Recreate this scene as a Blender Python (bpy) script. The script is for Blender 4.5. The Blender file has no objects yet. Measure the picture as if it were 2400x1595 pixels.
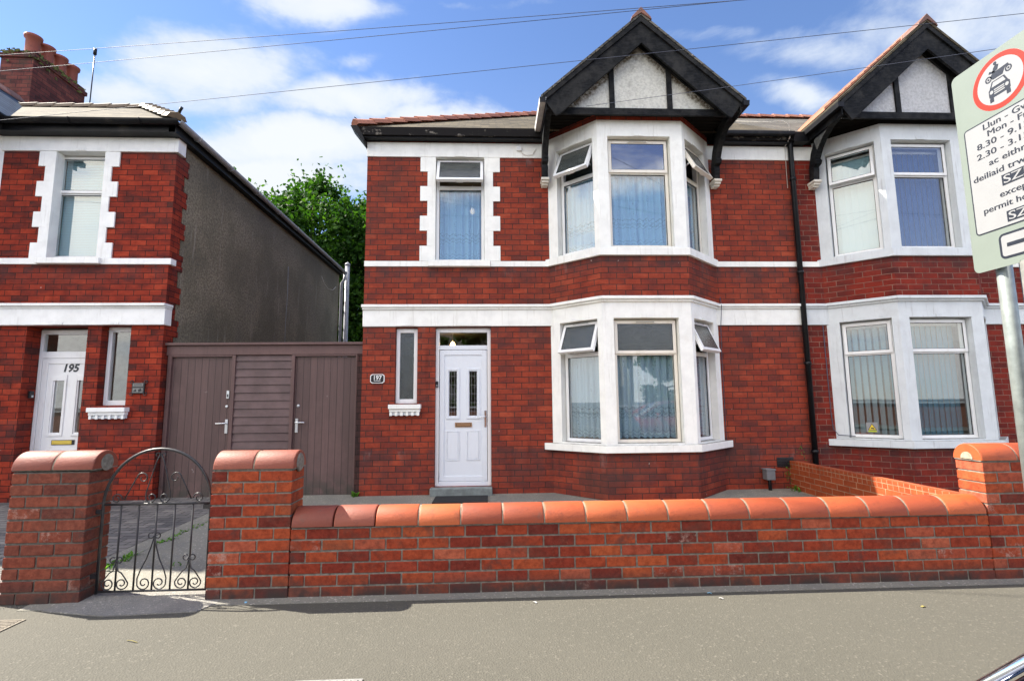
import bpy, bmesh, math, random
from mathutils import Matrix, Vector, noise
R = math.radians
sc = bpy.context.scene
COL = sc.collection
rnd = random.Random(7)

# ------------------------------------------------------------------ camera
cd = bpy.data.cameras.new("camera"); cam = bpy.data.objects.new("camera", cd); COL.objects.link(cam)
Mr = ((0.9990925, -0.0050972, 0.0422868), (-0.0413591, 0.1211232, 0.9917755), (-0.0101771, -0.9926244, 0.1208025))
cam.matrix_world = Matrix(((Mr[0][0], -Mr[0][1], -Mr[0][2], 0.0), (Mr[1][0], -Mr[1][1], -Mr[1][2], -7.4),
                           (Mr[2][0], -Mr[2][1], -Mr[2][2], 1.4), (0, 0, 0, 1)))
cd.sensor_width = 36.0; cd.lens = 1175 / 2400 * 36; cd.clip_start = 0.02; cd.clip_end = 2000
sc.camera = cam

# ------------------------------------------------------------------ light
SUNV = Vector((-0.88, 0.29, 1.0)).normalized()
sd = bpy.data.lights.new("sun", 'SUN'); sun = bpy.data.objects.new("sun", sd); COL.objects.link(sun)
sd.energy = 5.0; sd.angle = R(0.53); sd.color = (1.0, 0.93, 0.82)
sun.rotation_euler = SUNV.to_track_quat('Z', 'Y').to_euler()
sun.location = (0, 0, 30)
sc.view_settings.view_transform = 'Standard'; sc.view_settings.look = 'None'
sc.view_settings.exposure = 1.62; sc.view_settings.gamma = 1.0; sc.view_settings.use_curve_mapping = False
sc.cycles.use_denoising = True
sc.cycles.max_bounces = 8; sc.cycles.transparent_max_bounces = 12; sc.cycles.sample_clamp_indirect = 6.0
sc.cycles.caustics_reflective = False; sc.cycles.caustics_refractive = False

world = bpy.data.worlds.new("World"); sc.world = world; world.use_nodes = True


class NT:
    """small helper for writing node trees"""
    def __init__(s, tree): s.t = tree
    def n(s, typ, **kw):
        nd = s.t.nodes.new(typ)
        for k, v in kw.items():
            if k.startswith('_'): setattr(nd, k[1:], v)
        return nd
    def put(s, sock, v):
        if v is None: return
        if isinstance(v, bpy.types.NodeSocket): s.t.links.new(v, sock)
        elif isinstance(v, (tuple, list)) and sock.type == 'RGBA' and len(v) == 3: sock.default_value = (*v, 1)
        else: sock.default_value = v
    def m(s, op, a, b=None, c=None, clamp=False):
        nd = s.n('ShaderNodeMath', _operation=op, _use_clamp=clamp)
        s.put(nd.inputs[0], a); s.put(nd.inputs[1], b)
        if c is not None: s.put(nd.inputs[2], c)
        return nd.outputs[0]
    def v(s, op, a, b=None, out=0):
        nd = s.n('ShaderNodeVectorMath', _operation=op); s.put(nd.inputs[0], a)
        if b is not None:
            if op == 'SCALE': s.put(nd.inputs['Scale'], b)
            else: s.put(nd.inputs[1], b)
        return nd.outputs['Value'] if op in ('LENGTH', 'DOT_PRODUCT', 'DISTANCE') else nd.outputs[0]
    def noise(s, vec, scale, detail=4, rough=.55, dist=0.0, out='Fac'):
        nd = s.n('ShaderNodeTexNoise'); s.put(nd.inputs['Vector'], vec); nd.inputs['Scale'].default_value = scale
        nd.inputs['Detail'].default_value = detail; nd.inputs['Roughness'].default_value = rough
        nd.inputs['Distortion'].default_value = dist
        return nd.outputs[out]
    def sep(s, vec):
        nd = s.n('ShaderNodeSeparateXYZ'); s.put(nd.inputs[0], vec); return nd.outputs
    def comb(s, x, y, z=0.0):
        nd = s.n('ShaderNodeCombineXYZ'); s.put(nd.inputs[0], x); s.put(nd.inputs[1], y); s.put(nd.inputs[2], z); return nd.outputs[0]
    def step(s, x, a, b, lo=0.0, hi=1.0, smooth=True):
        nd = s.n('ShaderNodeMapRange', _interpolation_type='SMOOTHSTEP' if smooth else 'LINEAR')
        s.put(nd.inputs[0], x); nd.inputs[1].default_value = a; nd.inputs[2].default_value = b
        nd.inputs[3].default_value = lo; nd.inputs[4].default_value = hi
        return nd.outputs[0]
    def mix(s, f, a, b, mode='MIX'):
        nd = s.n('ShaderNodeMix', _data_type='RGBA', _blend_type=mode)
        s.put(nd.inputs[0], f); s.put(nd.inputs[6], a); s.put(nd.inputs[7], b); return nd.outputs[2]
    def ramp(s, f, stops, const=False):
        nd = s.n('ShaderNodeValToRGB'); cr = nd.color_ramp
        if const: cr.interpolation = 'CONSTANT'
        while len(cr.elements) < len(stops): cr.elements.new(0.5)
        for e, (p, c) in zip(cr.elements, stops): e.position = p; e.color = (*c, 1) if len(c) == 3 else c
        s.put(nd.inputs[0], f); return nd.outputs[0]


# ---- sky: Nishita plus clouds laid out by direction (wispy cumulus over the left half, thin veil to the right)
w = NT(world.node_tree); world.node_tree.nodes.clear()
sky = w.n('ShaderNodeTexSky', _sky_type='NISHITA', _sun_disc=False)
sky.sun_elevation = math.asin(SUNV.z); sky.sun_rotation = math.atan2(SUNV.x, SUNV.y)
sky.air_density = 1.0; sky.dust_density = 0.05; sky.ozone_density = 3.0; sky.altitude = 50
tc = w.n('ShaderNodeTexCoord').outputs['Generated']
dx, dy, dz = w.sep(tc)[:3]
ady = w.m('MAXIMUM', w.m('ABSOLUTE', dy), 0.08)
ga = w.m('DIVIDE', dx, ady); gb = w.m('DIVIDE', dz, ady)
warp = w.noise(tc, 3.2, 6, .6, out='Color')
wx, wy, wz = w.sep(warp)[:3]
ga2 = w.m('ADD', ga, w.m('MULTIPLY', w.m('SUBTRACT', wx, .5), .34)); gb2 = w.m('ADD', gb, w.m('MULTIPLY', w.m('SUBTRACT', wy, .5), .16))
blobs = [(-.60, .695, .22, .095, 1.0), (-.72, .635, .16, .06, .8), (-.28, .635, .22, .05, 1.0), (-.10, .60, .13, .05, 1.0),
         (-.36, .54, .33, .06, 1.15), (-.50, .475, .25, .05, 1.1), (-.28, .715, .07, .022, .7), (-.36, .84, .16, .055, .95),
         (-.56, .54, .06, .02, .8), (.76, .765, .26, .06, .55), (.68, .665, .12, .045, .85), (1.02, .80, .3, .08, .7),
         (1.25, .85, .4, .16, .8), (.46, .80, .2, .03, .35), (-.1, .48, .5, .07, .8), (-1.05, .55, .2, .05, .6), (.05, .86, .3, .02, .3)]
dens = None
for (a, b, sa, sb, amp) in blobs:
    q = w.m('ADD', w.m('POWER', w.m('ABSOLUTE', w.m('DIVIDE', w.m('SUBTRACT', ga2, a), sa)), 2.0),
            w.m('POWER', w.m('ABSOLUTE', w.m('DIVIDE', w.m('SUBTRACT', gb2, b), sb)), 2.0))
    e = w.m('MULTIPLY', w.m('EXPONENT', w.m('MULTIPLY', q, -0.9)), amp)
    dens = e if dens is None else w.m('MAXIMUM', dens, e)
wisp = w.noise(w.v('MULTIPLY', tc, (1.0, 1.0, 2.4)), 5.5, 8, .62, .35)
fine = w.noise(tc, 22, 5, .6)
back = w.step(w.noise(w.v('MULTIPLY', tc, (1, 1, 2.0)), 2.2, 5, .55), .38, .56)      # unseen clouds behind the camera, added as fill light on the shaded fronts
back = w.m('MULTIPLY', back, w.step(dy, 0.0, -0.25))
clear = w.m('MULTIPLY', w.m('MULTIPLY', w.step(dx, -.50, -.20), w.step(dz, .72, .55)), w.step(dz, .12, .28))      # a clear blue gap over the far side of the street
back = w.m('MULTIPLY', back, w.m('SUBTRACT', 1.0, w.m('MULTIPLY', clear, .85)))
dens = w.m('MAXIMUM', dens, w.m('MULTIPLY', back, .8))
low = w.m('MULTIPLY', w.step(dz, .30, .0), w.step(dy, .2, -.1))
d2 = w.m('ADD', w.m('MULTIPLY', dens, .85), w.m('MULTIPLY', w.m('SUBTRACT', wisp, .5), 1.1))
d2 = w.m('ADD', d2, w.m('MULTIPLY', w.m('SUBTRACT', fine, .5), .18))
d2 = w.m('MULTIPLY', d2, w.step(dens, .02, .3))
cov = w.step(d2, .16, .72)
hs = w.n('ShaderNodeHueSaturation'); hs.inputs['Hue'].default_value = .515; hs.inputs['Saturation'].default_value = 1.12; hs.inputs['Value'].default_value = 1.0
w.put(hs.inputs['Color'], sky.outputs[0])
skyc = w.mix(1.0, hs.outputs[0], w.mix(w.step(dy, -.02, -.30), (.66, .655, .565), (1.0, .95, .95)), 'MULTIPLY')
cloudc = w.mix(w.step(dy, -.02, -.30), w.ramp(d2, [(.2, (1.65, 1.95, 2.45)), (.9, (2.25, 2.36, 2.5))]), (10.2, 9.5, 8.4))  # clouds behind the camera are brightened well past the visible ones, as fill
veil = w.m('ADD', w.m('MULTIPLY', cov, .95), w.step(gb, .80, .35, 0.0, .12))
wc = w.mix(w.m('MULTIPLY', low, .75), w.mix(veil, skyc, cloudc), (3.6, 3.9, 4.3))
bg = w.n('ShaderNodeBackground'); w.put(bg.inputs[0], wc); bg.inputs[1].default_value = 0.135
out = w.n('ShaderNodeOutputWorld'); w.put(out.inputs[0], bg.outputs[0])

# ------------------------------------------------------------------ materials
MATS = {}
def newmat(name):
    m = bpy.data.materials.new(name); m.use_nodes = True; m.node_tree.nodes.clear(); MATS[name] = m
    return m, NT(m.node_tree)

def finish(m, t, color, rough=.8, metal=0.0, bump=None, bstr=.3, bdist=.01, spec=None, coat=0.0, emis=None, estr=0.0, sheen=0):
    b = t.n('ShaderNodeBsdfPrincipled'); t.put(b.inputs['Base Color'], color); t.put(b.inputs['Roughness'], rough)
    t.put(b.inputs['Metallic'], metal)
    if spec is not None: b.inputs['Specular IOR Level'].default_value = spec
    if coat: b.inputs['Coat Weight'].default_value = coat
    if emis: t.put(b.inputs['Emission Color'], emis); b.inputs['Emission Strength'].default_value = estr
    if bump is not None:
        bn = t.n('ShaderNodeBump'); bn.inputs['Strength'].default_value = bstr; bn.inputs['Distance'].default_value = bdist
        t.put(bn.inputs['Height'], bump); t.put(b.inputs['Normal'], bn.outputs[0])
    o = t.n('ShaderNodeOutputMaterial'); t.put(o.inputs[0], b.outputs[0]); return m

def wpos(t): return t.n('ShaderNodeNewGeometry').outputs['Position']
def uvn(t): return t.n('ShaderNodeUVMap').outputs[0]

def plain(name, col, rough=.6, metal=0, var=.12, nscale=9, bstr=.08, spec=None, dirt=None, dscale=2.5, coat=0):
    m, t = newmat(name); p = wpos(t)
    n1 = t.noise(p, nscale, 5, .6); c = t.mix(t.step(n1, .3, .7), tuple(x * (1 - var) for x in col), tuple(min(1, x * (1 + var)) for x in col))
    if dirt:
        dn = t.noise(t.v('MULTIPLY', p, (1, 1, .5)), dscale, 6, .65); c = t.mix(t.step(dn, .55, .75, 0, .8), c, dirt)
    return finish(m, t, c, rough, metal, t.noise(p, 60, 3), bstr, .004, spec, coat)

def brick(name, cols, mortar, bw=.226, ch=.0836, mw=.005, clump=.5, off=(0, 0), bstr=.5, rough=.85, grime=(.05, .035, .03), gamt=.5, half=.5, mfade=0.0, patch=None, stain=None, lime=None):
    m, t = newmat(name); uv = uvn(t); u, v = t.sep(uv)[:2]
    p = wpos(t)
    u = t.m('ADD', u, 100.0 + off[0]); v = t.m('ADD', v, 100 * ch + off[1])
    zz = t.m('DIVIDE', v, ch); row = t.m('FLOOR', zz); fz = t.m('FRACT', zz)
    rj = t.n('ShaderNodeTexWhiteNoise', _noise_dimensions='1D'); t.put(rj.inputs['W'], row)
    xo = t.m('ADD', t.m('DIVIDE', u, bw), t.m('ADD', t.m('MULTIPLY', t.m('MODULO', row, 2.0), half), t.m('MULTIPLY', rj.outputs[0], .12)))
    ci = t.m('FLOOR', xo); fx = t.m('FRACT', xo)
    wn = t.n('ShaderNodeTexWhiteNoise', _noise_dimensions='2D'); t.put(wn.inputs['Vector'], t.comb(ci, row))
    rv = wn.outputs['Value']; rc = t.sep(wn.outputs['Color'])
    dxx = t.m('MULTIPLY', t.m('MINIMUM', fx, t.m('SUBTRACT', 1, fx)), bw); dzz = t.m('MULTIPLY', t.m('MINIMUM', fz, t.m('SUBTRACT', 1, fz)), ch)
    rough_n = t.noise(p, 45, 3, .6)
    d = t.m('ADD', t.m('MINIMUM', dxx, dzz), t.m('MULTIPLY', t.m('SUBTRACT', rough_n, .5), .0035))
    mask = t.step(d, mw * .65, mw * 1.25)
    big = t.noise(p, .9, 4, .6); mid = t.noise(t.v('MULTIPLY', p, (1, 1, 2.2)), 3.2, 3, .6)
    val = t.m('ADD', t.m('MULTIPLY', rv, 1 - clump), t.m('MULTIPLY', t.step(mid, .34, .66), clump))
    n = len(cols); bc = t.ramp(val, [(i / (n - 1), c) for i, c in enumerate(cols)])
    fn = t.noise(p, 26, 5, .65)
    bc = t.mix(t.step(fn, .3, .72, 0, .35), bc, t.mix(1, bc, (.55, .45, .42), 'MULTIPLY'))
    bc = t.mix(t.m('MULTIPLY', t.m('SUBTRACT', rc[1], .5), .35), bc, (.42, .06, .03)) if False else bc
    mc = t.mix(t.step(t.noise(p, 6, 4), .35, .65), mortar, tuple(x * .55 for x in mortar))
    if mfade: mc = t.mix(t.step(big, .4, .6, 0, mfade), mc, cols[0])
    c = t.mix(mask, mc, bc)
    c = t.mix(t.step(big, .50, .72, 0, gamt), c, grime)
    c = t.mix(t.step(t.noise(t.v('MULTIPLY', p, (3.5, 3.5, .5)), 1.7, 6, .65), .54, .72, 0, .4), c, t.mix(1, c, (.42, .40, .44), 'MULTIPLY'))
    pz = t.sep(p)[2]
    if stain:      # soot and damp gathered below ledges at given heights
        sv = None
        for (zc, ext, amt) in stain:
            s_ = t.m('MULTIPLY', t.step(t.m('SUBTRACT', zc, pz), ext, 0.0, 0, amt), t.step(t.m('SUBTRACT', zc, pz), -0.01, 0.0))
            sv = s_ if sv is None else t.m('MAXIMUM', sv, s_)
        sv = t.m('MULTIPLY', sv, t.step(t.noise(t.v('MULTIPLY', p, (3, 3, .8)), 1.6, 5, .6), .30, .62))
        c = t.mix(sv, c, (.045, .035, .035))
    if lime:       # pale bloom washed out below the ledges
        lv = None
        for (zc, ext) in lime:
            s_ = t.m('MULTIPLY', t.step(t.m('SUBTRACT', zc, pz), ext, 0.0, 0, .55), t.step(t.m('SUBTRACT', zc, pz), -0.01, 0.0))
            lv = s_ if lv is None else t.m('MAXIMUM', lv, s_)
        lv = t.m('MULTIPLY', lv, t.step(t.noise(t.v('MULTIPLY', p, (2.2, 2.2, .9)), 1.9, 6, .68), .56, .74))
        c = t.mix(lv, c, (.23, .17, .165))
    # small paint flecks and lime spots
    fl = t.step(t.noise(p, 13, 2, .5), .765, .80, 0, .55); c = t.mix(fl, c, (.5, .42, .38))
    h = t.m('ADD', t.m('MULTIPLY', mask, 1.0), t.m('MULTIPLY', fn, .35))
    return finish(m, t, c, rough, 0, h, bstr, .006, spec=.18)

RED = [(.12, .033, .027), (.185, .036, .024), (.25, .043, .023), (.295, .050, .025), (.36, .070, .034)]
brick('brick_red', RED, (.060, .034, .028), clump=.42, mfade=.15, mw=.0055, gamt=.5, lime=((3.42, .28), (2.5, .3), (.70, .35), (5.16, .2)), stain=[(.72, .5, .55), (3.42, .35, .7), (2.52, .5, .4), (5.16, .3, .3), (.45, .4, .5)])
brick('brick_left', [(.07, .022, .018), (.15, .023, .015), (.24, .030, .015), (.30, .038, .017), (.38, .054, .023)], (.025, .015, .013), clump=.45, mw=.0045, off=(.11, .02), gamt=.3,
      stain=[(2.85 + .6, .4, .6), (5.2, .3, .4), (1.2, .5, .4)])
brick('brick_right', [(.08, .019, .016), (.15, .020, .014), (.21, .025, .015), (.24, .029, .016)], (.26, .15, .11), clump=.4, mw=.0042, off=(.07, 0), gamt=.35, stain=[(.72, .5, .6), (3.42, .3, .6)])
brick('brick_dark', [(.03, .018, .017), (.05, .025, .022), (.07, .03, .025)], (.02, .014, .012), clump=.3)
brick('brick_chimney', [(.05, .02, .02), (.10, .032, .03), (.15, .045, .038), (.19, .06, .046)], (.035, .03, .03), clump=.5, gamt=.6, grime=(.05, .05, .03))
brick('brick_divider', [(.27, .05, .017), (.32, .066, .021), (.37, .077, .026)], (.42, .24, .14), clump=.3, bw=.226, ch=.076, mw=.005, gamt=.15, grime=(.2, .05, .03))
brick('brick_soldier', [(.28, .05, .017), (.33, .066, .021), (.38, .078, .026)], (.42, .24, .14), clump=.3, bw=.077, ch=.30, mw=.0045, gamt=.1, half=0, off=(0, .02))
brick('slate_weathered', [(.035, .030, .020), (.065, .056, .038), (.105, .090, .060), (.155, .132, .085)], (.05, .045, .035), bw=.25, ch=.11, mw=.006, clump=.4, gamt=.35, grime=(.06, .055, .045))
brick('slate_blue', [(.035, .06, .09), (.06, .09, .13), (.08, .12, .16)], (.012, .016, .022), bw=.26, ch=.16, mw=.009, clump=.2, gamt=.2, rough=.45)
brick('slate_dark', [(.07, .068, .06), (.12, .115, .10), (.19, .18, .15)], (.02, .02, .018), bw=.25, ch=.11, mw=.006, clump=.5, gamt=.6, grime=(.035, .035, .028), off=(.1, .03))
brick('block_paving', [(.10, .10, .10), (.15, .145, .14), (.21, .20, .185), (.26, .245, .22)], (.05, .048, .042), bw=.21, ch=.105, mw=.006, clump=.35, gamt=.3, grime=(.07, .065, .055))

# painted stone dressings
def stone(name, col, low, stains, chips=0.0):
    m, t = newmat(name); p = wpos(t)
    n1 = t.noise(p, 5, 6, .6); c = t.mix(t.step(n1, .35, .7), col, tuple(x * .90 for x in col))
    streak = t.noise(t.v('MULTIPLY', p, (7, 7, .7)), 2.2, 5, .65)
    c = t.mix(t.step(streak, .55, .80, 0, stains), c, low)
    c = t.mix(t.step(t.noise(t.v('MULTIPLY', p, (16, 16, .9)), 2.0, 4, .6), .60, .74, 0, stains * .8), c, tuple(x * .9 for x in low)); c = t.mix(t.step(t.noise(p, 1.4, 7, .7), .56, .72, 0, stains * .5), c, low)
    nz = t.sep(t.n('ShaderNodeNewGeometry').outputs['Normal'])[2]
    c = t.mix(t.m('MULTIPLY', t.step(nz, .5, .9), t.step(t.noise(p, 12, 5), .3, .6, .35, .9)), c, (.20, .19, .16))       # dirt settled on upward faces
    if chips: c = t.mix(t.step(t.noise(p, 3.1, 7, .7), .66, .70, 0, chips), c, (.42, .34, .22))
    return finish(m, t, c, .7, 0, t.m('ADD', t.noise(p, 90, 3), t.m('MULTIPLY', n1, 1.5)), .3, .005, spec=.25)
stone('stone_white', (.87, .88, .83), (.52, .50, .42), .45, .35)
stone('stone_left', (.88, .89, .86), (.50, .48, .42), .4)
stone('stone_grey', (.66, .70, .71), (.34, .34, .33), .5)
stone('corbel_cream', (.72, .68, .58), (.4, .36, .3), .5)

def upvc(name, col, dirt=.3):
    m, t = newmat(name); p = wpos(t)
    c = t.mix(t.step(t.noise(t.v('MULTIPLY', p, (4, 4, 1)), 3, 5, .65), .5, .8, 0, dirt), col, tuple(x * y for x, y in zip(col, (.62, .57, .47))))
    return finish(m, t, c, .32, 0, t.noise(p, 8, 2), .03, .003)
upvc('upvc_white', (.80, .81, .80)); upvc('upvc_cream', (.78, .74, .64), .45); upvc('door_white', (.68, .72, .76), .15)
plain('gasket', (.02, .02, .022), .6); plain('lead_strip', (.35, .35, .36), .4, .6)

def glass(name, rough, tint, refl, body=None, bodyamt=0.0, pattern=False):
    m, t = newmat(name)
    tr = t.n('ShaderNodeBsdfTransparent'); t.put(tr.inputs[0], tint)
    gl = t.n('ShaderNodeBsdfGlossy'); gl.inputs['Roughness'].default_value = rough; t.put(gl.inputs[0], (1, 1, 1))
    base = tr.outputs[0]
    p = wpos(t)
    if body:
        di = t.n('ShaderNodeBsdfDiffuse')
        col = body
        if pattern: col = t.mix(t.step(t.noise(p, 55, 3, .6, 1.2), .4, .62), tuple(x * .55 for x in body), tuple(min(1, x * 1.6) for x in body))
        t.put(di.inputs[0], col)
        mx = t.n('ShaderNodeMixShader'); mx.inputs[0].default_value = bodyamt; t.put(mx.inputs[1], base); t.put(mx.inputs[2], di.outputs[0]); base = mx.outputs[0]
    bn = t.n('ShaderNodeBump'); bn.inputs['Strength'].default_value = .5 if pattern else .08; bn.inputs['Distance'].default_value = .006 if pattern else .004
    t.put(bn.inputs['Height'], t.noise(p, 60 if pattern else 1.3, 2, .5, 1.0 if pattern else 0)); t.put(gl.inputs['Normal'], bn.outputs[0])
    fr = t.n('ShaderNodeLayerWeight')          # same on both faces of the pane
    f = t.m('ADD', t.m('MULTIPLY', t.m('POWER', fr.outputs['Facing'], 4.0), .85), .035 + refl, clamp=True)
    mx2 = t.n('ShaderNodeMixShader'); t.put(mx2.inputs[0], f); t.put(mx2.inputs[1], base); t.put(mx2.inputs[2], gl.outputs[0])
    o = t.n('ShaderNodeOutputMaterial'); t.put(o.inputs[0], mx2.outputs[0]); return m
glass('glass_clear', 0.0, (.96, .98, .98), .04)
glass('glass_sky_tint', 0.0, (.35, .52, .72), .12)  # blue tint paints in the sky reflected by the upper centre top pane
glass('glass_frosted', .12, (.5, .52, .5), .03, (.10, .115, .11), .55, True)
glass('glass_car', 0.0, (.25, .3, .32), .05)

def curtain_mat(name, col, lace=True, alpha=.85):
    m, t = newmat(name); u, v = t.sep(uvn(t))[:2]
    di = t.n('ShaderNodeBsdfDiffuse'); tl = t.n('ShaderNodeBsdfTranslucent'); tr = t.n('ShaderNodeBsdfTransparent')
    t.put(di.inputs[0], col); t.put(tl.inputs[0], col)
    a = t.m('ADD', t.m('MULTIPLY', t.noise(t.comb(u, v), 120, 2), .3), alpha - .15)
    if lace:
        # scalloped bands of lace near the foot, a running sprig stripe up the cloth
        tri = t.m('MULTIPLY', t.m('SINE', t.m('MULTIPLY', u, 62.0)), .016)
        for (zc, th) in ((.30, .012), (.345, .010), (.42, .013), (.05, .012), (.10, .010), (.36, .006)):
            dd = t.m('ABSOLUTE', t.m('SUBTRACT', t.m('SUBTRACT', v, zc), tri)); a = t.m('SUBTRACT', a, t.step(dd, th * .8, th * .3, 0, .22))
        dots = t.n('ShaderNodeTexVoronoi'); t.put(dots.inputs['Vector'], t.comb(u, v)); dots.inputs['Scale'].default_value = 42
        stripe = t.step(t.m('PINGPONG', t.m('MULTIPLY', u, 4.6), .5), .40, .46)
        band = t.m('MULTIPLY', t.step(v, .30, .32), t.step(v, .44, .42))
        a = t.m('SUBTRACT', a, t.m('MULTIPLY', t.step(dots.outputs['Distance'], .35, .18, 0, .35), t.m('MAXIMUM', stripe, band)))
        a = t.m('MULTIPLY', a, t.step(t.m('SUBTRACT', v, t.m('MULTIPLY', t.m('PINGPONG', t.m('MULTIPLY', u, 12.0), .5), .04)), -.004, .004))
    ms = t.n('ShaderNodeMixShader'); ms.inputs[0].default_value = .35; t.put(ms.inputs[1], di.outputs[0]); t.put(ms.inputs[2], tl.outputs[0])
    m2 = t.n('ShaderNodeMixShader'); t.put(m2.inputs[0], t.m('MULTIPLY', a, 1.0, clamp=True)); t.put(m2.inputs[1], tr.outputs[0]); t.put(m2.inputs[2], ms.outputs[0])
    o = t.n('ShaderNodeOutputMaterial'); t.put(o.inputs[0], m2.outputs[0]); return m
curtain_mat('net_sky_tint', (.30, .58, .78), True, .95); curtain_mat('net_lower', (.48, .66, .78), True, .80); curtain_mat('blind_pale', (.48, .72, .80), False, 1.0)  # blue of the upper nets paints in the sky reflected by their panes
curtain_mat('blind_sky_tint', (.012, .055, .17), False, 1.0); curtain_mat('blind_grey', (.28, .38, .41), False, 1.0); curtain_mat('blind_teal', (.12, .26, .34), False, .97)  # the deep blue blind carries its pane's sky reflection in its colour

# sooty black paint that peels
m, t = newmat('paint_black'); p = wpos(t)
c = t.mix(t.step(t.noise(p, 4, 6, .7), .4, .7), t.mix(t.step(t.noise(t.v('MULTIPLY', p, (2, 2, 9)), 5, 5, .7), .45, .62), (.004, .005, .006), (.014, .015, .017)), (.03, .03, .029))
finish(m, t, c, .62, 0, t.noise(t.v('MULTIPLY', p, (3, 3, 14)), 6, 4), .25, .005, spec=.10)
m, t = newmat('paint_peeling'); p = wpos(t)
pe = t.step(t.noise(t.v('MULTIPLY', p, (1.2, 1, 2.2)), 4.2, 8, .68), .58, .63)
c = t.mix(pe, (.008, .007, .007), t.mix(t.noise(p, 30, 3), (.20, .18, .15), (.07, .065, .055)))
finish(m, t, c, .75, 0, pe, .35, .004, spec=.15)
plain('gutter_black', (.007, .0075, .009), .45, var=.3, dirt=(.05, .047, .04), spec=.18); plain('pipe_black', (.007, .008, .01), .35, var=.3, spec=.25)
plain('gutter_pale', (.45, .44, .42), .6, dirt=(.05, .05, .045), dscale=5); plain('pipe_grey', (.30, .31, .33), .4)
plain('soffit_dark', (.010, .009, .008), .9, spec=.1)
# roughcast of the gables, sooty towards the top
def roughcast(name, base, soot, amt, zlo, zhi, xc=None):
    m, t = newmat(name); p = wpos(t); z_ = t.sep(p)[2]
    n1 = t.noise(p, 34, 4, .65); c = t.mix(t.step(n1, .36, .62, 0, 1), tuple(x * .78 for x in base), base)
    n2 = t.noise(p, 3.0, 6, .65); edge = t.sep(uvn(t))[0]
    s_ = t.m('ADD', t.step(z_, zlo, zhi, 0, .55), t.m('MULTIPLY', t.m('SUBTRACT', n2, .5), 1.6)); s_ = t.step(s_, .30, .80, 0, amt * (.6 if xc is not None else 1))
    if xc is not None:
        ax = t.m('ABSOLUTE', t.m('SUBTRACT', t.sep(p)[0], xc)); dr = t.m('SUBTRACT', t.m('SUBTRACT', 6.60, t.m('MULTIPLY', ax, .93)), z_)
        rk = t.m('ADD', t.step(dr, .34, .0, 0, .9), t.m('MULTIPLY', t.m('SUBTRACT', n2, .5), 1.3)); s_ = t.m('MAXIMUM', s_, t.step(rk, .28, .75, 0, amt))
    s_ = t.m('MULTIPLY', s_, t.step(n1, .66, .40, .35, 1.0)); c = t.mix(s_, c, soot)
    return finish(m, t, c, .95, 0, n1, .8, .02)
roughcast('roughcast_sooty', (.62, .62, .56), (.085, .062, .032), 1.0, 5.5, 6.5, 2.175)
roughcast('roughcast_grey', (.52, .53, .54), (.2, .2, .2), .5, 5.5, 7.0)
m, t = newmat('render_dark'); p = wpos(t)
n1 = t.noise(p, 28, 5, .7); n2 = t.noise(p, 1.1, 6, .62); st = t.noise(t.v('MULTIPLY', p, (5, 5, .55)), 2.0, 5, .6)
c = t.mix(t.step(n2, .35, .68), (.19, .165, .105), (.33, .285, .19)); c = t.mix(t.step(n1, .38, .62, 0, .8), c, (.10, .088, .065))
c = t.mix(t.step(st, .58, .74, 0, .6), c, (.36, .32, .25)); c = t.mix(t.step(t.noise(p, .55, 5, .6), .52, .70, 0, .55), c, (.09, .082, .07)); c = t.mix(t.step(t.noise(p, 2.3, 8, .75), .68, .72, 0, .6), c, (.36, .34, .29))
c = t.mix(t.step(t.sep(p)[2], 4.6, 5.4, 0, .35), c, (.07, .063, .055))
finish(m, t, c, .95, 0, n1, .9, .02)

# timber gates: dull brown paint with board joints
def boards(name, vertical, pitch, col):
    m, t = newmat(name); u, v = t.sep(uvn(t))[:2]; p = wpos(t); k = u if vertical else v
    f = t.m('FRACT', t.m('DIVIDE', t.m('ADD', k, 50.0), pitch)); idx = t.m('FLOOR', t.m('DIVIDE', t.m('ADD', k, 50.0), pitch))
    g = t.step(t.m('MULTIPLY', t.m('MINIMUM', f, t.m('SUBTRACT', 1, f)), pitch), .001, .0035)
    wn = t.n('ShaderNodeTexWhiteNoise', _noise_dimensions='1D'); t.put(wn.inputs['W'], idx)
    gr = t.noise(t.v('MULTIPLY', p, (12, 12, .8) if vertical else (.8, 12, 12)), 4, 5, .65)
    c = t.mix(wn.outputs[0], tuple(x * .82 for x in col), tuple(x * 1.15 for x in col)); c = t.mix(t.step(gr, .35, .75, 0, .5), c, tuple(x * .6 for x in col))
    c = t.mix(t.step(t.noise(p, 9, 3), .72, .76, 0, .4), c, (.3, .27, .26)); c = t.mix(t.step(t.noise(p, 1.1, 6, .7), .48, .7, 0, .5), c, tuple(x * 1.45 for x in col)); c = t.mix(t.m('MULTIPLY', t.step(t.sep(p)[2], .5, .08), t.step(t.noise(p, 6, 5), .35, .6)), c, (.045, .038, .03)); c = t.mix(g, (.012, .008, .008), c)
    return finish(m, t, c, .6, 0, t.m('ADD', g, t.m('MULTIPLY', gr, .3)), .6, .006)
boards('board_vertical', True, .098, (.098, .056, .050)); boards('board_frame', True, 5.0, (.115, .063, .056))
plain('board_horizontal', (.100, .060, .057), .6, var=.22, nscale=5, dirt=(.075, .04, .038))

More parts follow.
